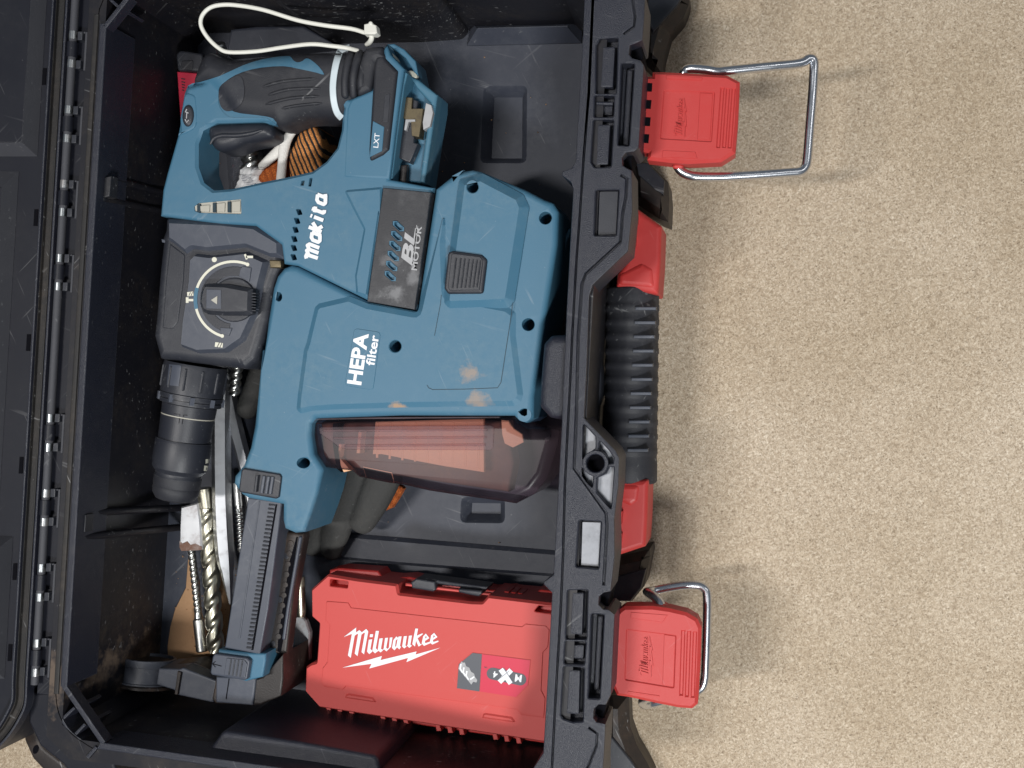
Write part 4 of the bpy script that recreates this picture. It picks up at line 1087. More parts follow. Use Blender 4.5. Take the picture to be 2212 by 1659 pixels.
# maker's name, letter by letter in heavy strokes
mk0 = D_((1418, 462))[0]; mk1 = B_((1142, 1335))[0]
dirv = (mk1[0] - mk0[0], mk1[1] - mk0[1]); ln = math.hypot(*dirv); ex = (dirv[0] / ln, dirv[1] / ln); upv = (ex[1], -ex[0])
def logo(strokes, w):
    out = []
    for st in strokes:
        pts = [(mk0[0] + ex[0] * (x + 0.22 * y) + upv[0] * y, mk0[1] + ex[1] * (x + 0.22 * y) + upv[1] * y) for x, y in st]
        out += thick(pts, w)
    return out
u = ln / 100.0
hgt = 21.0
L_M = [[(1, 4), (3, 0), (5, 0), (6, hgt + 6)], [(6, hgt + 6), (9, hgt + 6), (12, hgt + 1), (13, 0)], [(13, hgt * .6), (15, hgt + 3), (19, hgt), (20, 0)]]
L_M = [[(0, hgt + 3), (3, hgt + 5), (6, hgt + 4), (7, 0)], [(7, hgt), (12, hgt + 5), (15, hgt + 1), (15, 0)], [(15, hgt), (20, hgt + 5), (23, hgt + 1), (23, 0)]]
L_a = lambda x: [[(x + 11, hgt), (x + 11, 0)], [(x + 11, hgt - 1), (x + 3, hgt - 1), (x, hgt - 5), (x, 4), (x + 3, 1), (x + 11, 2.5)]]
L_k = lambda x: [[(x, 0), (x, hgt + 8)], [(x + 9, hgt + 1), (x + 1, hgt * .5), (x + 9, 0)]]
L_i = lambda x: [[(x, 0), (x, hgt)], [(x, hgt + 4), (x, hgt + 8)]]
L_t = lambda x: [[(x, hgt + 7), (x, 3), (x + 2, 0.5), (x + 5, 1)], [(x - 4, hgt), (x + 5, hgt)]]
k_ = ln / 128.0
sc = lambda ss: [[(x * k_, y * 1.0) for x, y in s] for s in ss]
flat('lettering', logo(sc(L_M + L_a(31) + L_k(48) + L_i(66) + L_t(77) + L_a(90) + [[(101, 2), (106, 4)]]), 8.0), ZD + 0.0002, m_white, rh)

# gear housing, mode dial
GH = D_((285, 122), (700, 142), (960, 168), (1160, 288), (1160, 470), (1120, 560), (1090, 650), (1050, 880), (1000, 1060), (960, 1180), (880, 1248), (720, 1228), (240, 1172), (225, 1110), (195, 1000), (212, 850), (240, 500), (262, 310), (255, 285), (280, 220))
prism('gear_housing', GH, ZD - 0.003, 0.075, m_black, rh, r=0.0075, seg=5, rf=0.003, sharp=50)
prism('gear_shoulder', D_((290, 132), (700, 150), (955, 178), (1150, 295), (1155, 430), (1060, 430), (880, 358), (600, 385), (490, 370), (440, 410), (330, 320), (292, 300)), ZD + 0.0010, 0.12, m_blackg, rh, cham=(0.004, 0.006), rf=0.002)
prism('dial_plate', D_((450, 430), (500, 380), (620, 395), (880, 365), (1050, 440), (1005, 620), (960, 850), (870, 1040), (740, 1130), (520, 1138), (380, 1085), (395, 900), (440, 600)), ZD + 0.0032, 0.118, m_blackg, rh, cham=(0.0035, 0.008), rf=0.003)
zp = ZD + 0.0032
cu, cv = D_((800, 735))[0]
def arc(r0, r1, a0, a1, n=18):
    o = [(cu + r1 * math.cos(math.radians(a0 + (a1 - a0) * i / n)), cv + r1 * math.sin(math.radians(a0 + (a1 - a0) * i / n))) for i in range(n + 1)]
    i_ = [(cu + r0 * math.cos(math.radians(a0 + (a1 - a0) * i / n)), cv + r0 * math.sin(math.radians(a0 + (a1 - a0) * i / n))) for i in range(n + 1)]
    return o + i_[::-1]
flat('mode_scale', [arc(79.5, 85, 198, 292), arc(79.5, 85, 107, 166), circ(cu + 82 * math.cos(math.radians(292)), cv + 82 * math.sin(math.radians(292)), 4, 12), circ(cu + 82 * math.cos(math.radians(107)), cv + 82 * math.sin(math.radians(107)), 4, 12)], zp, m_cream, rh)
flat('mode_scale', [arc(78, 86, 166, 198)], zp + 0.0001, m_teal, rh)
for q_ in [stroke(D_((885, 400), (900, 438)), 4.5)[0:4], stroke(D_((893, 420), (945, 420)), 5), circ(*D_((660, 440))[0], 5.5, 14), stroke(D_((450, 738), (470, 738)), 12), stroke(D_((470, 738), (505, 738)), 5), stroke(D_((460, 695), (505, 690)), 9), stroke(D_((665, 1065), (722, 1072)), 10)]: flat('mode_mark', [q_], zp, m_cream, rh)
for q_ in [stroke(D_((472, 706), (484, 680)), 1.2), stroke(D_((488, 706), (500, 680)), 1.2), stroke(D_((680, 1086), (698, 1050)), 1.3), stroke(D_((700, 1088), (716, 1054)), 1.3)]: flat('mode_line', [q_], zp + 0.0003, m_black, rh)
prism('dial_track', arc(52, 72, 98, 300, 26), zp + 0.0006, zp - 0.001, m_black, rh, r=0.0004)
prism('dial_stop', D_((700, 940), (788, 945), (765, 1000), (705, 985)), zp + 0.0012, zp - 0.001, m_blackg, rh, r=0.0005)
prism('dial_stop', D_((850, 505), (870, 488), (930, 500), (915, 600), (840, 560)), zp + 0.0012, zp - 0.001, m_blackg, rh, r=0.0005)
prism('dial_base', circ(cu, cv, 48, 36), zp + 0.002, zp - 0.001, m_black, rh, r=0.001)
kn = prism('mode_knob', D_((545, 690), (568, 620), (600, 612), (730, 615), (925, 652), (930, 690), (925, 835), (880, 850), (720, 850), (600, 842), (560, 820), (538, 760)), zp + 0.0095, zp, m_black, rh, cham=(0.003, 0.0035), rf=0.0012)
prism('knob_face', D_((600, 658), (708, 662), (706, 802), (598, 800)), zp + 0.0100, zp + 0.006, m_blackg, kn, r=0.0003)
flat('knob_arrow', [D_((635, 738), (682, 708), (680, 770))], zp + 0.0102, m_cap, kn)
for k in range(7):
    prism('knob_tooth', D_((932, 682 + 21 * k), (962, 684 + 21 * k), (962, 694 + 21 * k), (932, 692 + 21 * k)), zp + 0.008, zp, m_black, kn, r=0.0004)
prism('housing_lug', D_((268, 287), (325, 298), (320, 320), (272, 312)), ZD - 0.0045, 0.12, m_blackg, rh, r=0.0005)
prism('housing_lug', D_((1062, 440), (1148, 445), (1150, 500), (1068, 500)), ZD - 0.0005, 0.12, m_brass, rh, r=0.001)
prism('housing_lug', D_((262, 965), (285, 968), (288, 1020), (260, 1022)), ZD - 0.004, 0.12, m_cap, rh, r=0.0005)
prism('side_channel', D_((330, 320), (440, 405), (430, 600), (390, 900), (350, 950), (275, 945), (300, 600)), ZD - 0.0022, 0.12, m_black, rh, r=0.001)

# chuck
ca = P(*G_((712, 105))[0], 0.106); cb = P(*G_((548, 1105))[0], 0.106)
lathe('chuck_collar', ca, cb, [(0.0, .0232), (0.0, .0245), (0.02, .0252), (0.215, .0246), (0.22, .0240)], m_black, rh, n=44)
for k in range(12):
    a = 2 * math.pi * k / 12 + 0.2
    axd = (cb - ca).normalized(); uu = axd.cross(Vector((0, 0, 1))).normalized(); ww = uu.cross(axd)
    if math.sin(a) * ww.z < -0.3: continue
    r_ = .0250
    p = ca + uu * (r_ * math.cos(a)) + ww * (r_ * math.sin(a))
    sweep('collar_rib', [p + axd * 0.004, p + axd * 0.0195 * 1.0], [0.0011, 0.0011], m_black, rh, n=6, sub=1)
lathe('chuck_ring', ca, cb, [(0.215, .0236), (0.222, .0250), (0.25, .0250), (0.252, .0236), (0.262, .0236), (0.264, .0246), (0.29, .0244), (0.295, .0220)], m_black, rh, n=44)
for k in range(9):
    a = 2 * math.pi * k / 9
    if math.sin(a) < -0.4: continue
    axd = (cb - ca).normalized(); uu = axd.cross(Vector((0, 0, 1))).normalized(); ww = uu.cross(axd)
    p = ca + axd * ((cb - ca).length * 0.253) + uu * (.0242 * math.cos(a)) + ww * (.0242 * math.sin(a))
    sweep('ring_tooth', [p - axd * 0.003, p + axd * 0.003], [0.0024, 0.0024], m_blackg, rh, n=4, sub=1, capn=0)
lathe('chuck_sleeve', ca, cb, [(0.29, .0205), (0.30, .0214), (0.375, .0210), (0.378, .0204), (0.384, .0204), (0.387, .0210), (0.555, .0204), (0.56, .0196)], m_black, rh, n=44)
lathe('sleeve_seam', ca, cb, [(0.376, .0205), (0.377, .0209), (0.384, .0209), (0.385, .0205)], m_cap, rh, n=44)
lathe('chuck_barrel', ca, cb, [(0.555, .0190), (0.556, .0216), (0.575, .0222), (0.70, .0222), (0.765, .0214), (0.79, .0190), (0.80, .0182), (0.815, .0182), (0.83, .0188)], m_black, rh, n=44)
lathe('chuck_nose', ca, cb, [(0.825, .0180), (0.83, .0188), (0.88, .0188), (0.90, .0182), (0.91, .0186), (0.95, .0180), (0.99, .0150), (1.0, .0120)], m_rubber, rh, n=44)
cg = bvh_of([o for o in rh.children if o.name.startswith('chuck')])
for p in (((780, 805), (806, 805), (800, 832), (778, 838)), ((770, 852), (796, 855), (785, 895), (765, 890))):
    drape('chuck_mark', G_(*p), cg, 0.0002, m_cream, rh, step=3)
drape('chuck_arrow', stroke(G_((545, 470), (590, 475), (582, 540)), 1.4), cg, 0.0002, m_hole, rh, step=3)
drape('chuck_arrow', stroke(G_((645, 482), (618, 478), (605, 545)), 1.4), cg, 0.0002, m_hole, rh, step=3)
drape('collar_plate', G_((510, 105), (600, 112), (580, 268), (492, 258)), cg, 0.0005, m_blackg, rh, step=4)

# ---------------------------------------------------------------- dust extractor
de = thing('dust_extractor', 'teal dust extraction attachment with a smoked dust box, clipped under the rotary hammer', 'dust extractor', P(950, 750, 0.045))
ZE = 0.135
def hole(u, v, r=13.2, dep=0.022, ry=None): return (circ(u, v, r, 22, ry), dep, 0, 1, 0.0006)
holes = [hole(1020.6, 401, 15), hole(1178, 471), hole(1141, 701), hole(853.5, 748, 15), hole(1132.5, 896), hole(602, 641, 6.5, 0.015, 9.5), hole(655, 1000, 14, 0.02, 11)]
EX = D_((1165, 500), (1222, 478), (1275, 492), (1790, 750), (2150, 818)) + B_((1918, 1392), (2030, 1302), (2130, 1252)) + C_((200, 1298), (280, 1258), (345, 1248), (405, 1260), (740, 1398), (880, 1470)) + \
     E_((1130, 20), (1170, 90), (1160, 330), (1075, 850), (1030, 1150), (985, 1450), (982, 1610), (928, 1645), (872, 1628), (838, 1592), (0, 1590)) + \
     G_((1590, 506), (1552, 545), (1550, 625), (1570, 770), (1640, 885), (1600, 1060), (1555, 1200), (1500, 1345), (1430, 1352), (1355, 1320), (1340, 1255), (1342, 1140), (1085, 1095), (1035, 1065), (978, 985), (985, 930), (1050, 850), (1100, 720), (1130, 560), (1200, 0)) + \
     D_((1008, 1250), (1045, 900), (1085, 650), (1115, 560))
ex_ = prism('extractor_housing', EX, ZE, 0.078, m_teal, de, r=0.0045, seg=4, holes=holes, midmats=[m_tealhole], sharp=50)
# raised main panel
prism('raised_panel', D_((1392, 790), (1420, 762), (1650, 708), (1790, 765), (2150, 832)) + E_((330, 60), (330, 320), (345, 700), (790, 785), (852, 830), (850, 1000), (905, 1440), (885, 1490), (840, 1520), (0, 1530)) + G_((1700, 440), (1560, 450), (1470, 470), (1440, 440), (1450, 330), (1495, 0)) + D_((1330, 1050),),
      ZE + 0.0022, ZE - 0.004, m_tealdust, de, cham=(0.004, 0.0022), rf=0.003, holes=[hole(853.5, 748, 13, 0.030)], midmats=[m_tealhole])
# raised release block
prism('release_block', [(988, 385), (1040, 372), (1128, 418), (1140, 445), (1108, 650), (1096, 664), (966, 669), (952, 655)], ZE + 0.0062, ZE - 0.003, m_teal, de, cham=(0.0062, 0.0050), rf=0.004, holes=[hole(1020.6, 404, 12.6, 0.034)], midmats=[m_tealhole])
bt = prism('release_button', E_((352, 385), (385, 372), (600, 402), (640, 440), (636, 480), (610, 690), (350, 692), (322, 650)), ZE + 0.0088, ZE, m_black, de, r=0.002, rf=0.0025)
prism('button_face', E_((378, 400), (395, 392), (590, 418), (612, 445), (585, 665), (365, 668), (352, 640)), ZE + 0.0096, ZE + 0.006, m_black, bt, r=0.0006, rf=0.001)
for i, x in enumerate((412, 446, 476, 506, 536, 566, 592)):
    prism('button_ridge', stroke(E_((x, 425 + i * 3), (x - 28, 650 - i * 1)), 2.6), ZE + 0.0106, ZE + 0.008, m_black, bt, r=0.0004)
# label outline and lettering
def outline(pts, w): return [stroke(pts + [pts[0]], w)]
lab = D_((1690, 945), (1885, 975), (1830, 1402), (1618, 1368))
xy = toworld(lab, ZE); xy = xy if area2(xy) > 0 else xy[::-1]
zl = ZE + 0.0022
prism('label_plate', lab, zl + 0.0005, zl - 0.002, m_teal, de, r=0.0003, seg=1, rf=0.003)
hv = (D_((1792, 985))[0][0] - D_((1735, 1370))[0][0], D_((1792, 985))[0][1] - D_((1735, 1370))[0][1])
text('lettering', 'HEPA', D_((1737, 1372))[0], hv, 29, zl + 0.0005, m_white, de, shear=0.0, bold=0.035, fit=114)
text('lettering', 'filter', D_((1838, 1222))[0], (hv[0] * 1.05, hv[1]), 18.5, zl + 0.0005, m_white, de, shear=0.0, bold=0.022, fit=66)
# fine seam of the filter door
flat('door_seam', [stroke(E_((255, 1000), (300, 760), (305, 700)), 1.0), stroke(E_((835, 760), (790, 1050), (745, 1345), (720, 1385), (480, 1395), (240, 1398), (212, 1385), (200, 1365)), 1.2)], zl, m_tealhole, de)
prism('side_plate', E_((1205, 290), (1235, 218), (1262, 205), (1250, 260), (1230, 300), (1118, 990), (1082, 1020)), 0.100, 0.06, m_teal, de, r=0.001)
# slide lever on the tube socket
lv = prism('slide_lever', G_((1040, 890), (1058, 870), (1325, 915), (1336, 935), (1318, 1085), (1295, 1098), (1030, 1050), (1022, 1030)), ZE + 0.0022, ZE - 0.004, m_black, de, r=0.0012, rf=0.0012)
prism('lever_lip', G_((1145, 925), (1165, 922), (1150, 1048), (1130, 1045)), ZE + 0.0055, ZE, m_black, lv, r=0.0008)
for x in (1195, 1228, 1258):
    prism('lever_rib', stroke(G_((x + 12, 928 + (x - 1195) * .1), (x - 8, 1058 + (x - 1195) * .1)), 6.8), ZE + 0.0040, ZE, m_blackg, lv, r=0.0008)
# lower flap of the tube socket
prism('socket_flap', G_((1372, 880), (1640, 890), (1600, 1060), (1555, 1200), (1505, 1345), (1435, 1352), (1362, 1318), (1372, 1200)), ZE - 0.0005, 0.10, m_teal, de, r=0.004)
# dust box: inside first
ZB = ZE - 0.004
DB = Q_((128, 300), (155, 222), (190, 207), (700, 196), (1300, 190), (2200, 184)) + H_((835, 500), (850, 540), (940, 580), (1120, 582), (1160, 606), (1150, 700), (1080, 940), (985, 1065), (842, 1140), (750, 1125), (440, 1082), (200, 1045), (0, 1000)) + G_((2100, 985), (1890, 942), (1840, 895), (1780, 890), (1645, 872), (1578, 765), (1556, 640))
prism('dust_layer', Q_((830, 240), (2030, 205), (2035, 800), (1600, 735), (1180, 655), (900, 600), (800, 600)), ZB - 0.0035, ZB - 0.008, m_dust, de, r=0.001)
prism('dust_layer', H_((745, 515), (800, 520), (840, 580), (900, 620), (910, 680), (830, 720), (770, 690), (750, 620)), ZB - 0.003, ZB - 0.006, m_dust, de, r=0.001)
prism('dust_filter', Q_((360, 260), (430, 260), (415, 560), (450, 800), (400, 760), (360, 500)), ZB - 0.006, ZB - 0.03, m_hole, de, r=0.001)
prism('dust_layer', Q_((415, 480), (460, 490), (440, 640), (560, 780), (480, 800), (430, 700)), ZB - 0.008, ZB - 0.02, m_dust, de, r=0.001)
prism('dust_layer', Q_((640, 350), (680, 350), (660, 590), (620, 590)), ZB - 0.005, ZB - 0.02, m_dust, de, r=0.001)
prism('filter_block', Q_((220, 250), (2280, 235), (2360, 700), (2300, 1020), (1200, 860), (640, 780), (250, 700)), ZB - 0.016, ZB - 0.040, m_filter, de, r=0.004)
for k in range(9):
    x = 860 + 140 * k
    prism('filter_pleat', stroke(Q_((x, 250), (x - 12, 640 + 14 * k)), 5.0), ZB - 0.0030, ZB - 0.0045, m_dust, de, r=0.0007, seg=2)
flat('filter_seam', [stroke(Q_((735, 860), (700, 740), (1015, 805), (1045, 920)), 2.0)], ZB - 0.0155, m_dust, de)
prism('dust_box', DB, ZB, 0.072, m_smoke, de, r=0.0085, seg=6, sharp=70)
prism('box_seam', stroke(Q_((150, 232), (180, 214), (700, 203), (1300, 197), (2205, 192)), 3.2), ZB + 0.0012, ZB - 0.001, m_smoked2, de, r=0.0006)
zq = ZB + 0.0008
prism('grip_panel', Q_((212, 315), (235, 300), (900, 288), (2110, 280), (2145, 300), (2135, 530), (2100, 556), (1000, 552), (530, 548), (440, 530), (330, 450), (215, 370)), zq, ZB - 0.0005, m_smoked2, de, r=0.0006)
for (x0, x1, y) in ((245, 2065, 340), (365, 2055, 422), (490, 2042, 505)):
    prism('grip_ridge', Q_((x0, y - 10), (x1, y - 22), (x1, y + 2), (x0, y + 14)), zq + 0.0014, zq - 0.0002, m_smoked2, de, r=0.0006)
# telescopic tube
zt = ZE - 0.010
prism('tube', S_((1075, -40), (1575, 30), (1528, 420), (1375, 1600)) + I_((1915, 822), (1655, 775)) + S_((818, 1600),), zt, 0.085, m_blackg, de, r=0.0014)
for k in range(36):
    t = k / 35.0
    a = S_((1425, 75))[0]; b = I_((1838, 775))[0]
    x = a[0] + (b[0] - a[0]) * t; y = a[1] + (b[1] - a[1]) * t
    prism('rack_tooth', [(x - 7, y - 3.0), (x + 6, y - 1.6), (x + 5.4, y + 2.4), (x - 7.6, y + 1.2)], zt + 0.0012, zt - 0.001, m_hole if False else m_black, de, r=0.0008, seg=2, rf=0.0006)
prism('rack_groove', [(q[0], q[1]) for q in S_((1482, 60), (1508, 64))] + I_((1868, 790), (1852, 788)), zt + 0.0002, zt - 0.001, m_hole, de, r=0)
prism('tube_ridge', S_((1235, 20), (1252, 22)) + I_((1790, 560), (1770, 700), (1758, 700)), zt + 0.0007, zt - 0.001, m_blackg, de, r=0.0004)
# lower rail beside the tube
zr = zt - 0.018
rl = prism('tube_rail', S_((1500, 440), (1890, 490), (1900, 550)) + I_((2168, 350), (2112, 820), (1900, 820)) + S_((1362, 1620),), zr, zr - 0.012, m_brown, de, r=0.003)
prism('rail_slot', S_((1790, 545), (1812, 545), (1760, 900), (1640, 1640)) + I_((2090, 700), (2070, 810), (2045, 800), (2050, 720), (2060, 640)) + S_((1580, 1640), (1690, 900)), zr + 0.0003, zr - 0.004, m_hole, de, r=0)
for k in range(10):
    t = k / 9.0
    a = S_((1722, 640))[0]; b = I_((2060, 690))[0]
    prism('slot_tooth', circ(a[0] + (b[0] - a[0]) * t - 3, a[1] + (b[1] - a[1]) * t, 6.5, 10), zr + 0.0006, zr - 0.002, m_brown, de, r=0.0003)
sweep('rail_edge', [P(*S_((1620, 500))[0], zr + 0.0005), P(*S_((1430, 1600))[0], zr + 0.0005), P(*I_((1958, 800))[0], zr + 0.0005)], 0.0018, m_blackg, de, n=10, sub=1)
sweep('rail_edge', [P(*S_((1850, 560))[0], zr + 0.0005), P(*S_((1670, 1600))[0], zr + 0.0005), P(*I_((2095, 700))[0], zr + 0.0005)], 0.0015, m_blackg, de, n=10, sub=1)
for q in (S_((1655, 825))[0], S_((1560, 1470))[0], I_((2020, 745))[0]):
    prism('rail_mark', circ(q[0] - 2, q[1], 5, 16, 7), zr + 0.0005, zr - 0.001, m_black, de, r=0.0003)
# nozzle end
prism('end_block', I_((1590, 990), (1880, 1005), (1935, 985), (2085, 820), (2088, 1000), (2070, 1130), (1925, 1195), (1870, 1200), (1585, 1185), (1560, 1150)), zt - 0.012, 0.05, m_brown, de, r=0.002)
prism('end_plate', I_((1592, 985), (1885, 1000), (1862, 1198), (1590, 1178)), zt - 0.0095, 0.06, m_blackg, de, r=0.0015)
flat('plate_seam', [stroke(I_((1690, 1000), (1668, 1150)), 2.0)], zt - 0.0094, m_hole, de)
prism('sleeve', I_((1610, 785), (1850, 812), (1960, 815), (1958, 870), (1935, 990), (1810, 1022), (1560, 960)), zt + 0.0005, 0.07, m_teal, de, r=0.002)
cl = prism('end_clip', I_((1565, 840), (1580, 815), (1820, 848), (1842, 870), (1820, 1005), (1800, 1015), (1560, 975), (1548, 955)), zt + 0.0055, zt - 0.004, m_blackg, de, r=0.0015, rf=0.0015)
prism('clip_face', I_((1670, 848), (1800, 862), (1822, 890), (1805, 995), (1650, 975)), zt + 0.0064, zt + 0.002, m_blackg, cl, r=0.0005, rf=0.0006)
for x in (1695, 1722, 1750, 1778):
    prism('clip_rib', stroke(I_((x + 8, 860 + (x - 1695) * .12), (x - 10, 975 + (x - 1695) * .12)), 2.2), zt + 0.0072, zt + 0.004, m_black, cl, r=0.0003)
flat('clip_arrow', [stroke(I_((1635, 908), (1570, 890)), 1.6), stroke(I_((1590, 872), (1568, 890), (1590, 915)), 1.6)], zt + 0.0055, m_hole, cl)
prism('nozzle_arm', I_((1170, 925), (1320, 930), (1350, 920), (1600, 1018), (1570, 1178), (1310, 1122), (1280, 1085), (1150, 1045)), 0.088, 0.055, m_blackg, de, r=0.0015)
prism('arm_joint', I_((1308, 948), (1335, 955), (1308, 1120), (1285, 1115)), 0.0905, 0.06, m_brown, de, r=0.0006)
prism('arm_dirt', I_((1200, 900), (1440, 880), (1540, 930), (1600, 1010), (1350, 930), (1320, 940)), 0.072, 0.05, m_brown, de, r=0.001)
# round dust cup, open towards the tool
q0 = P(*I_((1098, 842))[0], 0.064); q1 = P(*I_((1080, 1000))[0], 0.066)
dv = (q1 - q0).normalized()
def cup():
    lathe('nozzle_cup', q0, q0 + dv * 0.021, [(0.12, .0195), (0.0, .0205), (0.0, .0222), (0.02, .0228), (0.28, .0226), (0.30, .0218), (0.9, .0222), (0.92, .0236), (1.0, .0238)], m_blackg, de, n=44)
    lathe('cup_brush', q0 + dv * 0.0022, q0 + dv * 0.004, [(0, .0197), (1, .0197)], m_brown, de, n=44)
    lathe('cup_flange', q0 + dv * 0.0205, q0 + dv * 0.0235, [(0, .0238), (0.3, .0258), (1, .0258)], m_brown, de, n=44)
cup()
# ---------------------------------------------------------------- red drill bit case
def zc(u, v): return 0.084 + (u - 650) * 0.00004
zcb = 0.052
rc = thing('drill_bit_case', 'flat red plastic drill bit case with a white logo and a drill bit sticker', 'tool case', P(930, 1410, 0.05))
def up(d): return lambda u, v: zc(u, v) + d
CB = J_((262, 345), (388, 232), (600, 262), (604, 375), (900, 395), (905, 345), (930, 300), (1000, 318), (1525, 385), (1580, 362), (1565, 440), (1545, 480), (1790, 520), (1860, 395), (2230, 440), (2180, 1505), (1985, 1476), (322, 1216), (216, 1098), (220, 925), (255, 905), (258, 880), (300, 882), (322, 600), (268, 540))
case_top = J_((262, 345), (388, 232), (602, 268), (900, 305), (912, 372), (1450, 436), (1528, 438), (1560, 402), (1572, 390), (2230, 470), (2180, 1505), (322, 1216), (216, 1098), (222, 918), (262, 890), (302, 880), (322, 595), (265, 545))
cnt = J_((404, 266), (540, 282), (536, 334), (402, 318))
cn2 = J_((1945, 462), (2060, 478), (2052, 525), (1905, 505))
latchcut = J_((945, 322), (1562, 400), (1545, 425), (1525, 440), (1450, 438), (900, 372), (905, 352))
shell_o = prism('case_shell', case_top, zc, 0.044, m_redc, rc, cham=(0.0016, 0.0030), rf=0.0015, holes=[(cnt, 0.012, 0.0012, 1), (cn2, 0.012, 0.0012, 1)], midmats=[m_redd], sharp=16)
# lower half, seen beyond the upper edge
prism('case_base', J_((400, 200), (470, 185), (760, 205), (800, 262), (990, 250), (1040, 262), (1600, 345), (1740, 335), (1850, 390), (1960, 345), (2230, 380), (2200, 1400), (340, 1150)), 0.066, 0.042, m_redd, rc, r=0.002)
for x, y in ((640, 262), (690, 270), (740, 278), (790, 285)): prism('case_ridge', J_((x, y - 22), (x + 34, y - 16), (x + 34, y + 10), (x, y + 4)), 0.074, 0.06, m_redd, rc, r=0.0015)
for x, y in ((1690, 372), (1740, 378), (1790, 385)): prism('case_ridge', J_((x, y - 18), (x + 34, y - 12), (x + 34, y + 12), (x, y + 6)), 0.082, 0.06, m_redd, rc, r=0.0015)
panel = J_((385, 430), (540, 442), (560, 478), (1820, 618), (1848, 597), (1995, 612), (2022, 640), (2012, 768), (1975, 808), (1962, 1085), (1992, 1145), (1982, 1288), (1812, 1268), (1784, 1228), (522, 1055), (500, 1082), (368, 1062), (342, 1038), (350, 925), (385, 880), (402, 605), (372, 570), (376, 440))
prism('case_panel', panel, up(0.0011), 0.06, m_redc, rc, r=0.0007, seg=2)
for b in (((520, 1118), (545, 1112), (720, 1140), (745, 1172), (735, 1178), (515, 1145)), ((1532, 1262), (1552, 1255), (1745, 1285), (1770, 1318), (1760, 1326), (1525, 1292))):
    prism('hinge_bar', J_(*b), up(0.0016), 0.06, m_redc, rc, cham=(0.0012, 0.0012))
# latch of the case
prism('latch_rod', J_((960, 296), (1590, 372), (1588, 392), (958, 318)), 0.0905, 0.085, m_redc, rc, r=0.0015)
for b in (((1000, 290), (1040, 262), (1180, 285), (1185, 345), (1165, 360), (1010, 335)), ((1355, 335), (1520, 352), (1525, 375), (1500, 395), (1440, 385), (1350, 365))):
    prism('case_latch', J_(*b), 0.094, 0.07, m_black, rc, r=0.0015)
prism('case_latch', J_((1040, 262), (1060, 255), (1570, 322), (1560, 345), (1380, 330), (1180, 300)), 0.090, 0.07, m_black, rc, r=0.0015)
for i, (x, y) in enumerate(((410, 1230), (492, 1240), (578, 1250), (808, 1282), (892, 1294), (976, 1306), (1212, 1338), (1298, 1352), (1384, 1366), (1632, 1402), (1716, 1416), (1804, 1430))):
    prism('hinge_rib', J_((x - 40, y - 40), (x - 6, y - 36), (x + 14, y + 50), (x - 22, y + 50)), 0.070, 0.046, m_redc, rc, r=0.0008)
    prism('hinge_rib', J_((x - 30, y - 40), (x + 40, y - 36), (x + 30, y + 8), (x - 10, y + 30)), 0.060, 0.046, m_redd, rc, r=0.0008)
prism('hinge_strip', J_((330, 1180), (2190, 1470), (2185, 1505), (620, 1278), (330, 1232)), 0.062, 0.046, m_redd, rc, r=0.001)
lz = up(0.0013)
def holed(o, *h): return {'o': o, 'holes': list(h)}
MWT = [[(275, 362), (400, 268), (462, 220), (458, 292), (510, 258), (545, 290), (610, 240), (640, 278), (578, 616), (540, 582), (590, 300), (578, 296), (540, 325), (482, 642), (440, 605), (490, 318), (478, 314), (440, 340), (382, 668), (340, 632), (398, 318), (385, 318)],
       MW[1], [(648, 400), (698, 392), (672, 535), (700, 562), (700, 575), (655, 612), (622, 575)], [(752, 268), (798, 270), (752, 525), (778, 552), (800, 540), (800, 556), (740, 600), (702, 565), (702, 548)],
       [(805, 382), (855, 376), (828, 530), (850, 548), (868, 528), (888, 374), (932, 370), (905, 518), (925, 535), (945, 512), (958, 368), (998, 364), (975, 505), (908, 572), (872, 540), (822, 588), (780, 552)],
       holed([(1010, 405), (1055, 350), (1080, 372), (1088, 352), (1132, 350), (1108, 490), (1125, 505), (1098, 542), (1066, 512), (1025, 555), (990, 520)], [(1046, 410), (1072, 388), (1054, 490), (1036, 505)]),
       [(1165, 348), (1210, 344), (1188, 482), (1205, 497), (1222, 472), (1240, 340), (1285, 336), (1262, 472), (1285, 488), (1246, 520), (1215, 490), (1172, 528), (1140, 500)],
       [(1335, 234), (1375, 236), (1356, 340), (1440, 303), (1446, 318), (1368, 378), (1408, 462), (1435, 468), (1382, 500), (1345, 415), (1330, 500), (1290, 465)],
       holed([(1450, 350), (1490, 308), (1542, 375), (1475, 418), (1482, 450), (1548, 428), (1565, 446), (1462, 490), (1428, 455)], [(1488, 340), (1506, 362), (1478, 382)]),
       holed([(1568, 335), (1612, 298), (1662, 360), (1592, 405), (1602, 432), (1672, 410), (1678, 428), (1585, 470), (1548, 438)], [(1606, 328), (1626, 350), (1596, 372)])]
def tpoly(g): return holed(T_(*g['o']), *[T_(*h) for h in g['holes']]) if isinstance(g, dict) else T_(*g)
flat('logo_lettering', [tpoly(g) for g in MWT], lz, m_white, rc)
flat('logo_bolt', [T_(*BOLT)], lz, m_white, rc)
stk = prism('sticker', J_((1455, 806), (1886, 862), (1868, 1048), (1780, 1140), (1334, 1078), (1352, 890)), up(0.0016), 0.07, m_redc, rc, r=0.0001, seg=1)
flat('sticker_panel', [J_((1458, 810), (1526, 818), (1508, 1094), (1342, 1070), (1356, 893))], up(0.0016), m_stickg, stk)
flat('sticker_panel', [J_((1528, 819), (1882, 864), (1864, 1046), (1778, 1135), (1511, 1094))], up(0.0016), m_sticker, stk)
pill = []
for cx, cy, a0 in ((1605, 962, 98), (1810, 1006, -82)):
    for i in range(9):
        a = math.radians(a0 + 180 * i / 8); pill.append((cx + 44 * math.cos(a), cy + 44 * math.sin(a)))
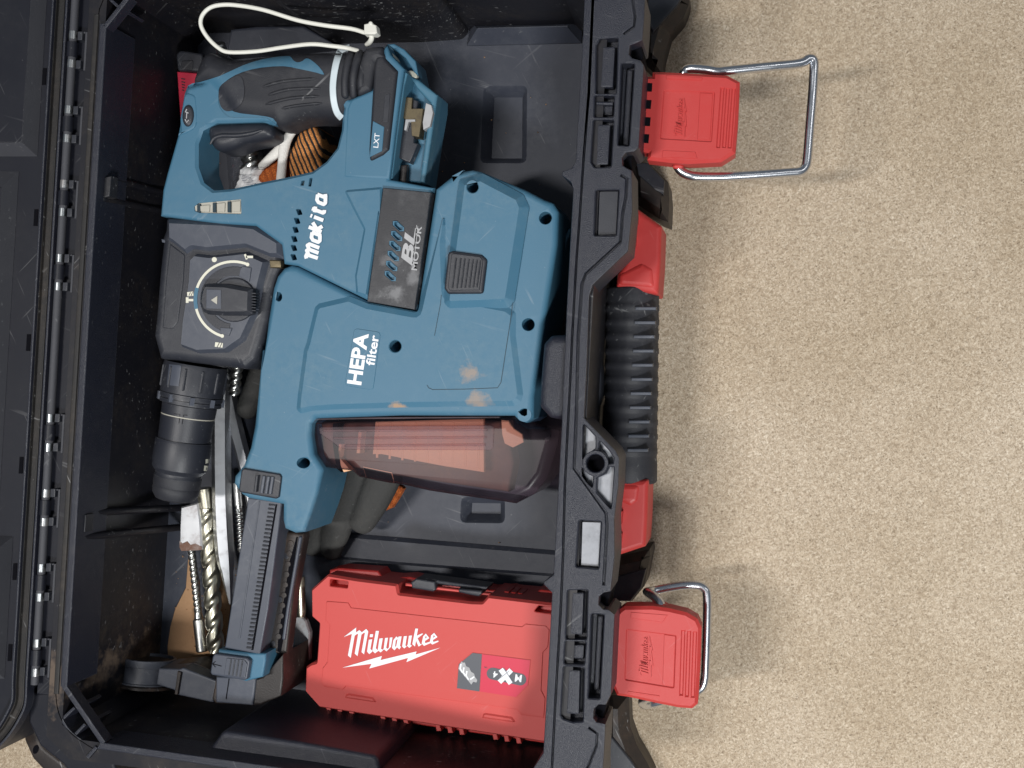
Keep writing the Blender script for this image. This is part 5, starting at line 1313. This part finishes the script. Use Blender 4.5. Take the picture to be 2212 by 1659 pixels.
flat('sticker_pill', [J_(*pill)], up(0.0018), m_stickg, stk)
sv = (-0.985, -0.125)
text('lettering', 'M', J_((1825, 975))[0], sv, 15, up(0.0020), m_white, stk, bold=0.03, wid=0.95)
text('lettering', '4', J_((1645, 950))[0], sv, 13, up(0.0020), m_white, stk, bold=0.02, wid=1.1)
flat('lettering', [stroke(J_((1665, 930), (1740, 1035)), 11), stroke(J_((1742, 935), (1655, 1025)), 11)], up(0.0021), m_white, stk)
flat('lettering', [stroke(J_((1690, 925), (1755, 1030)), 1.3), stroke(J_((1725, 945), (1640, 1012)), 1.0)], up(0.0023), m_ink, stk)
text('lettering', 'TM', J_((1567, 912))[0], sv, 3.5, up(0.0020), m_stickg, stk)
dbp = [(1360, 900), (1376, 872), (1388, 882), (1400, 880), (1410, 908), (1432, 918), (1446, 948), (1468, 962), (1478, 990), (1492, 1010), (1486, 1028), (1462, 1022), (1448, 1044), (1430, 1020), (1352, 925)]
flat('sticker_drill', [J_(*dbp)], up(0.0018), m_greyprint, stk)
flat('sticker_drill', [stroke(J_((1372 + 22 * k, 890 + 26 * k), (1366 + 22 * k, 925 + 26 * k), (1384 + 22 * k, 955 + 26 * k)), 3.4) for k in range(3)] + [stroke(J_((1440, 1005), (1470, 985)), 3.5)], up(0.0020), m_white, stk)

# ---------------------------------------------------------------- things lying on the case floor
def bitthing(fn, label, cat='drill bit', group=None):
    o = fn(); tag(o, label, cat, group); return o
FZ = 0.0305
pc = prism('torn_card', O_((2085, 600), (2110, 590), (2200, 900), (2230, 1659)) + I_((1640, 100), (1700, 430), (1660, 780), (1420, 900), (1240, 890), (1235, 760), (1255, 620), (1290, 490), (1370, 330), (1380, 200)), FZ + 0.0012, FZ, m_paper, None, r=0.0002, seg=1)
tag(pc, 'torn piece of brown card lying under the drill bits on the case floor', 'card')
# long fluted masonry bit
g1 = thing('drill_bit', 'thick brassy masonry drill bit with wide spiral flutes beside the bright flat chisel', 'drill bit', P(455, 1250, FZ), 'drill bits loose in the toolbox')
drill_bit('flute', P(*S_((470, 120))[0], 0.050), P(*I_((1592, 800))[0], 0.046), 0.0074, 3.4, m_bitgold, g1, 2, 0.34, 150, 32)
lathe('shank', P(*S_((425, -180))[0], 0.052), P(*S_((470, 130))[0], 0.050), [(0, .0055), (0.03, .0062), (0.97, .0062), (1, .005)], m_bitgold, g1, n=24)
g2 = thing('drill_bit', 'thin bright drill bit with a plain round shank, leftmost on the torn card', 'drill bit', P(420, 1330, FZ), 'drill bits loose in the toolbox')
drill_bit('flute', P(*S_((225, 560))[0], 0.044), P(*I_((1462, 520))[0], 0.043), 0.0034, 6.5, m_bit, g2, 2, 0.32, 180, 20)
lathe('shank', P(*I_((1460, 505))[0], 0.043), P(*I_((1492, 800))[0], 0.043), [(0, .0030), (0.06, .0034), (0.16, .0038), (0.2, .0052), (0.97, .0052), (1, .0044)], m_bit, g2, n=22)
# pointed hex chisel
def chisel():
    # hexagonal bar with a drawn-out point
    p = [(G_((900, 250))[0], .0082), (G_((895, 480))[0], .0082), (S_((690, 0))[0], .0082), (S_((735, 780))[0], .0080), (S_((765, 1050))[0], .0056), (S_((800, 1400))[0], .0022), (S_((812, 1530))[0], .0008)]
    return sweep('point_chisel', [P(*q, 0.052) for q, r in p], [r for q, r in p], m_steel, None, n=6, sub=2, capn=1, sharp=20, up=(0.3, 0, 1))
bitthing(chisel, 'long grey hexagonal chisel drawn out to a point, beside the brassy masonry bit', 'chisel', 'drill bits loose in the toolbox')
def bar2():
    p = [(G_((930, 180))[0], .0062), (G_((985, 500))[0], .0062), (G_((1060, 800))[0], .0062), (G_((1100, 980))[0], .0060), (G_((1140, 1200))[0], .0055)]
    return sweep('chisel_shank', [P(*q, 0.046) for q, r in p], [r for q, r in p], m_steel, None, n=6, sub=2, capn=1, sharp=20, up=(0.2, 0, 1))
bitthing(bar2, 'dull grey chisel shank slanting under the dust extractor beside the pointed chisel', 'chisel', 'drill bits loose in the toolbox')
g3 = thing('drill_bit', 'short steel drill bit between the pointed chisel and the extractor tube', 'drill bit', P(520, 1130, FZ), 'drill bits loose in the toolbox')
lathe('shank', P(*S_((915, -250))[0], 0.046), P(*S_((955, 170))[0], 0.046), [(0, .0040), (0.80, .0040), (0.82, .0034), (0.88, .0034), (0.9, .0040), (1, .0032)], m_bit, g3, n=20)
drill_bit('flute', P(*S_((955, 165))[0], 0.046), P(*S_((985, 760))[0], 0.045), 0.0036, 5, m_bit, g3, 2, 0.3, 70, 14)
def spade(): return prism('spade_chisel', S_((80, 105), (335, 40), (365, 250), (380, 400), (395, 738), (330, 745), (90, 755), (62, 700), (66, 400)), 0.058, 0.052, m_spade, None, cham=(0.0012, 0.0015), rf=0.0012)
spd = spade()
prism('rust_patch', S_((66, 600), (110, 640), (180, 605), (230, 660), (300, 640), (393, 690), (392, 735), (330, 742), (92, 752), (66, 700)), 0.0582, 0.0575, m_rust, spd, r=0.0001, seg=1)
bitthing(lambda: spd, 'pale flat chisel blade with a rusty end, below the black chuck', 'chisel', 'drill bits loose in the toolbox')
def spade2(): return prism('spade_chisel', J_((75, 955), (110, 640), (150, 545), (185, 530), (225, 570), (255, 660), (250, 860), (236, 905), (150, 930)), 0.062, 0.056, m_spade, None, cham=(0.001, 0.0015), rf=0.001)
bitthing(spade2, 'grey rounded chisel blade between the extractor tube and the red case', 'chisel', 'drill bits loose in the toolbox')
def shank3(): return lathe('drill_bit', P(*J_((182, 250))[0], 0.060), P(*J_((192, 545))[0], 0.060), [(0, .0042), (0.9, .0042), (1, .003)], m_bitgold, None, n=20)
bitthing(shank3, 'plain round bit shank beside the extractor tube, above the red case', 'drill bit', 'drill bits loose in the toolbox')
ZT = 0.076
def tip(a, b, R, t): return lambda: drill_bit('drill_bit', P(*a, ZT), P(*b, ZT - 0.003), R, t, m_bit, None, 2, 0.35, 40, 18)
bitthing(tip(B_((575, 1010))[0], B_((575, 1290))[0], 0.0098, 1.3), 'fat bright spiral drill tip showing through the trigger opening beside the orange cuff', 'drill bit', 'drill bits loose in the toolbox')
bitthing(tip(G_((1020, 60))[0], G_((985, 330))[0], 0.0050, 2.5), 'dark spiral drill bit in the gap between chuck collar and dust extractor', 'drill bit', 'drill bits loose in the toolbox')
def stub(): return lathe('bit_end', P(*A_((1618, 320))[0], 0.108), P(*A_((1652, 420))[0], 0.100), [(0, .0035), (0.1, .0045), (0.85, .0045), (0.9, .0030), (1, .0030)], m_pin, None, n=20)
bitthing(stub, 'small shiny steel bit end poking out above the hammer grip', 'drill bit', 'drill bits loose in the toolbox')
# clear sleeve with a paper label
def film():
    V = []; Fc = []
    nx, ny = 10, 16
    c = B_((372, 1070), (500, 1060), (470, 1400), (400, 1400))
    for j in range(ny + 1):
        for i in range(nx + 1):
            s, t = i / nx, j / ny
            u = (c[0][0] * (1 - s) + c[1][0] * s) * (1 - t) + (c[3][0] * (1 - s) + c[2][0] * s) * t
            v = (c[0][1] * (1 - s) + c[1][1] * s) * (1 - t) + (c[3][1] * (1 - s) + c[2][1] * s) * t
            V.append(P(u, v, 0.074 + 0.006 * math.sin(s * math.pi) + random.uniform(-.0016, .0016)))
    for j in range(ny):
        for i in range(nx):
            a = j * (nx + 1) + i; Fc.append((a, a + 1, a + nx + 2, a + nx + 1))
    return mk('plastic_sleeve', V, Fc, m_film, None, sharp=25)
tag(film(), 'crumpled clear plastic sleeve in the trigger opening, beside the spiral drill tip', 'packaging')
lbz = lambda u, v: 0.083 - (v - 370) * 0.0001
lb = pillow('paper_label', spl(B_((425, 1420), (450, 1300), (462, 1250), (500, 1215), (560, 1222), (610, 1220), (645, 1250), (612, 1290), (660, 1335), (640, 1420)), 2), 0.097, 0.08, 0.006, m_label, None, step=4, bump=lambda u, v: 0.0012 * math.sin(u * 0.35 + v * 0.2) + 0.0008 * math.sin(v * .5))
tag(lb, 'crumpled white paper label with small grey print beside the orange glove cuff', 'label')
lbv = bvh_of([lb])
for k in range(6):
    drape('small_print', stroke(B_((470 + 8 * k, 1285 + 14 * k), (560 + 9 * k, 1310 + 11 * k)), 1.3), lbv, 0.0003, m_ink, lb, step=4)
for k in range(3):
    drape('small_print', stroke(B_((560, 1238 + 9 * k), (610, 1230 + 9 * k)), 1.2), lbv, 0.0003, m_ink, lb, step=4)

# ---------------------------------------------------------------- gloves
def skin_join(name, parts, mat, parent, vox=0.0016):
    V = []; Fc = []
    for v, f in parts:
        b = len(V); V += v; Fc += [[b + i for i in q] for q in f]
    o = mk(name, V, Fc, mat, parent, sharp=180)
    md = o.modifiers.new('remesh', 'REMESH'); md.mode = 'VOXEL'; md.voxel_size = vox; md.use_smooth_shade = True
    sm = o.modifiers.new('smooth', 'SMOOTH'); sm.factor = 0.5; sm.iterations = 3
    bpy.context.view_layer.update()
    me = bpy.data.meshes.new_from_object(o.evaluated_get(bpy.context.evaluated_depsgraph_get()))
    o.modifiers.clear(); old = o.data; o.data = me; me.name = name; bpy.data.meshes.remove(old)
    return o
def fing(pts, zs, rs, flatk=0.8):
    return sweep('f', [P(*p, z) for p, z in zip(pts, zs)], rs, None, None, n=14, sub=4, flat=flatk, capn=4, ret=True)
gl1 = thing('work_glove', 'grey coated work glove, its four fingers spread below the dust box', 'glove', P(730, 1080, FZ), 'work gloves')
parts = [fing(R_((1520, -500), (1420, 0), (1280, 330), (1130, 800), (1020, 1180)), (.058, .055, .05, .046, .044), (.010, .0088, .0080, .0078, .0072)),
         fing(R_((1750, -500), (1600, 0), (1450, 450), (1290, 820), (1110, 1260)), (.066, .062, .055, .047, .043), (.012, .0112, .0105, .0102, .0088)),
         fing(R_((2050, -500), (1880, 0), (1700, 500), (1520, 980), (1440, 1310)), (.070, .067, .060, .050, .045), (.0135, .0125, .0120, .0128, .0100)),
         fing(Q_((1000, 600), (930, 850), (810, 1100), (690, 1330)), (.078, .074, .066, .058), (.0145, .0142, .0138, .0118)),
         fing(Q_((900, 300), (800, 500), (760, 700)), (.055, .060, .062), (.020, .026, .024), 0.6),
         fing(Q_((600, 200), (560, 450), (500, 750)), (.052, .056, .056), (.018, .022, .018), 0.6)]
skin_join('fingers', parts, m_glove, gl1)
prism('knit_back', Q_((1125, 960), (1140, 985), (1085, 1080), (1012, 1195), (930, 1230), (900, 1100), (1000, 900)), 0.058, 0.050, m_orange, gl1, r=0.002)
prism('knit_back', R_((960, 1340), (1290, 1345), (1290, 1405), (1130, 1410), (990, 1390)), 0.0345, 0.031, m_orange, gl1, r=0.001)
gl2 = thing('work_glove', 'orange and black striped knit work glove with a white hem, showing through the trigger opening', 'glove', P(610, 350, FZ), 'work gloves')
pillow('striped_cuff', spl(B_((820, 1320), (815, 1150), (850, 1040), (900, 960), (945, 925), (1002, 905), (1035, 960), (1055, 1020), (1062, 1080), (1058, 1130), (1052, 1160), (1075, 1200), (1110, 1260), (1060, 1340), (900, 1360)), 2), 0.107, 0.06, 0.010, m_stripe, gl2, step=4.5,
       bump=lambda u, v: 0.0010 * math.sin((u - 600) * 0.16 - (v - 300) * 0.05))
pillow('orange_cuff', spl(B_((590, 1320), (620, 1260), (680, 1190), (760, 1130), (792, 1150), (785, 1250), (775, 1340), (680, 1370)), 2), 0.100, 0.07, 0.006, m_orange, gl2, step=4.5)
sweep('hem', [P(*B_(p)[0], z) for p, z in (((978, 898), .1025), ((940, 900), .106), ((880, 947), .1075), ((835, 1010), .1075), ((806, 1080), .1075), ((795, 1160), .1075), ((788, 1240), .1075), ((778, 1340), .1065))], [.0028, .0034, .0036, .0037, .0042, .0036, .0036, .0036], m_hem, gl2, n=12, flat=0.8)
sweep('hem', [P(*B_(p)[0], z) for p, z in (((806, 1075), .1065), ((750, 1125), .105), ((690, 1180), .1035), ((640, 1225), .101))], [.0048, .0042, .0038, .0032], m_hem, gl2, n=12, flat=0.8)
parts = [fing(G_((1290, -300), (1250, 0), (1180, 220), (1090, 425)), (.052, .055, .062, .064), (.011, .012, .0118, .0100)),
         fing(B_((960, 1250), (1000, 1500), (1010, 1800)), (.066, .06, .055), (.024, .028, .024), 0.5),
         fing(B_((1010, 1700), (900, 2200), (800, 2600)), (.055, .055, .055), (.024, .02, .012), 0.5)]
skin_join('fingers', parts, m_glove, gl2)

# small red and black packet against the rear wall
rb = thing('tool_packet', 'small red and black packet standing between the hammer grip and the rear wall', 'packaging', P(405, 180, FZ))
prism('packet_cap', N_((1942, 600), (1985, 552), (2240, 590), (2240, 800), (1960, 782)), 0.078, 0.05, m_black, rb, r=0.002, rf=0.003)
prism('cap_recess', N_((2010, 665), (2140, 660), (2130, 780), (2010, 770), (1995, 720)), 0.0785, 0.07, m_rubber, rb, r=0.001, rf=0.002)
prism('packet_body', N_((1954, 788), (2240, 815), (2240, 1300), (1990, 1300)), 0.075, 0.045, m_sticker, rb, r=0.0012)
for k, y in enumerate((870, 905, 935, 965, 995)):
    flat('small_print', [stroke(N_((2005 + k * 3, y), (2050 - k * 3, y + 8)), 2.2)], 0.0752, m_black, rb)
# ---------------------------------------------------------------- cable ties
ct = thing('cable_tie', 'long white cable tie hanging in an open loop above the hammer grip', 'cable tie', P(640, 60, 0.10), 'white cable ties on the hammer grip')
lp = [((1345, 372), .134), ((1260, 352), .140), ((1150, 338), .142), ((1000, 325), .143), ((800, 348), .142), ((600, 378), .141), ((400, 384), .142), ((320, 352), .143), ((240, 275), .145), ((192, 190), .147), ((198, 120), .148), ((250, 62), .148), ((330, 37), .148),
      ((450, 38), .147), ((650, 72), .146), ((900, 148), .144), ((1100, 186), .143), ((1300, 212), .142), ((1400, 240), .142), ((1436, 238), .142)]
sweep('strap', [P(*B_(p)[0], z) for p, z in lp], 0.0016, m_nylon, ct, n=10, sub=5, flat=0.75)
prism('head', B_((1392, 178), (1440, 166), (1482, 185), (1490, 240), (1470, 252), (1392, 250)), 0.146, 0.138, m_nylon, ct, r=0.001)
prism('head_pin', circ(*B_((1440, 170))[0], 4.5, 12), 0.1465, 0.142, m_nylon, ct, r=0.0008)
sweep('tail', [P(*B_(p)[0], z) for p, z in (((1440, 245), .141), ((1450, 275), .140), ((1440, 305), .137), ((1415, 330), .130))], 0.0019, m_nylon, ct, n=10, flat=0.7)
gv = bvh_of([grip])
def tie_band():
    V = []; Fc = []
    ctr = spl([(1290, 350), (1225, 372), (1195, 440), (1172, 550), (1164, 650), (1172, 750), (1195, 830), (1232, 872)], 6, False)
    wid = 25
    for i, c in enumerate(ctr):
        a = ctr[max(0, i - 1)]; b = ctr[min(len(ctr) - 1, i + 1)]
        dx, dy = b[0] - a[0], b[1] - a[1]; l = math.hypot(dx, dy); nx, ny = -dy / l, dx / l
        row = []
        for s, e in ((-1, -.0008), (-1, .0010), (-.85, .0016), (.85, .0016), (1, .0010), (1, -.0008)):
            q = B_((c[0] + nx * wid * s, c[1] + ny * wid * s))[0]
            h = gv.ray_cast(Vector((0, 0, CAM_Z)), RAY(*q), 3)[0]
            if h is None or h.z < 0.112: h = P(*q, 0.118)
            V.append(h - RAY(*q) * e)
    n = 6
    for i in range(len(ctr) - 1):
        for k in range(n - 1): Fc.append((i * n + k, i * n + k + 1, (i + 1) * n + k + 1, (i + 1) * n + k))
    return mk('cable_tie', V, Fc, m_nylonb, None, sharp=40)
tag(tie_band(), 'bluish white cable tie pulled tight round the black hammer grip', 'cable tie', 'white cable ties on the hammer grip')

# ---------------------------------------------------------------- crumbs of masonry dust on the case floor
def crumbs():
    V = []; Fc = []
    rnd = random.Random(3)
    for i in range(420):
        if i < 300: u, v = rnd.gauss(480, 70), rnd.gauss(1280, 110)
        else: u, v = rnd.uniform(420, 1190), rnd.uniform(120, 1400)
        if u < 372 or v > 1450: continue
        z = 0.0305 if i % 3 else 0.0322
        p = P(u, v, z); r = rnd.uniform(0.0003, 0.0010)
        b = len(V)
        for a in range(3):
            t = a * 2.1 + rnd.random(); V.append((p.x + r * math.cos(t), p.y + r * math.sin(t), z - 0.0003))
        V.append((p.x + rnd.uniform(-r, r) * .4, p.y, z + r * 0.8))
        Fc += [(b, b + 1, b + 3), (b + 1, b + 2, b + 3), (b + 2, b, b + 3), (b, b + 2, b + 1)]
    return mk('crumbs', V, Fc, m_paper, None, smooth=False)
cr = tag(crumbs(), 'brown crumbs and grit scattered over the case floor among the bits', 'debris'); cr['kind'] = 'stuff'
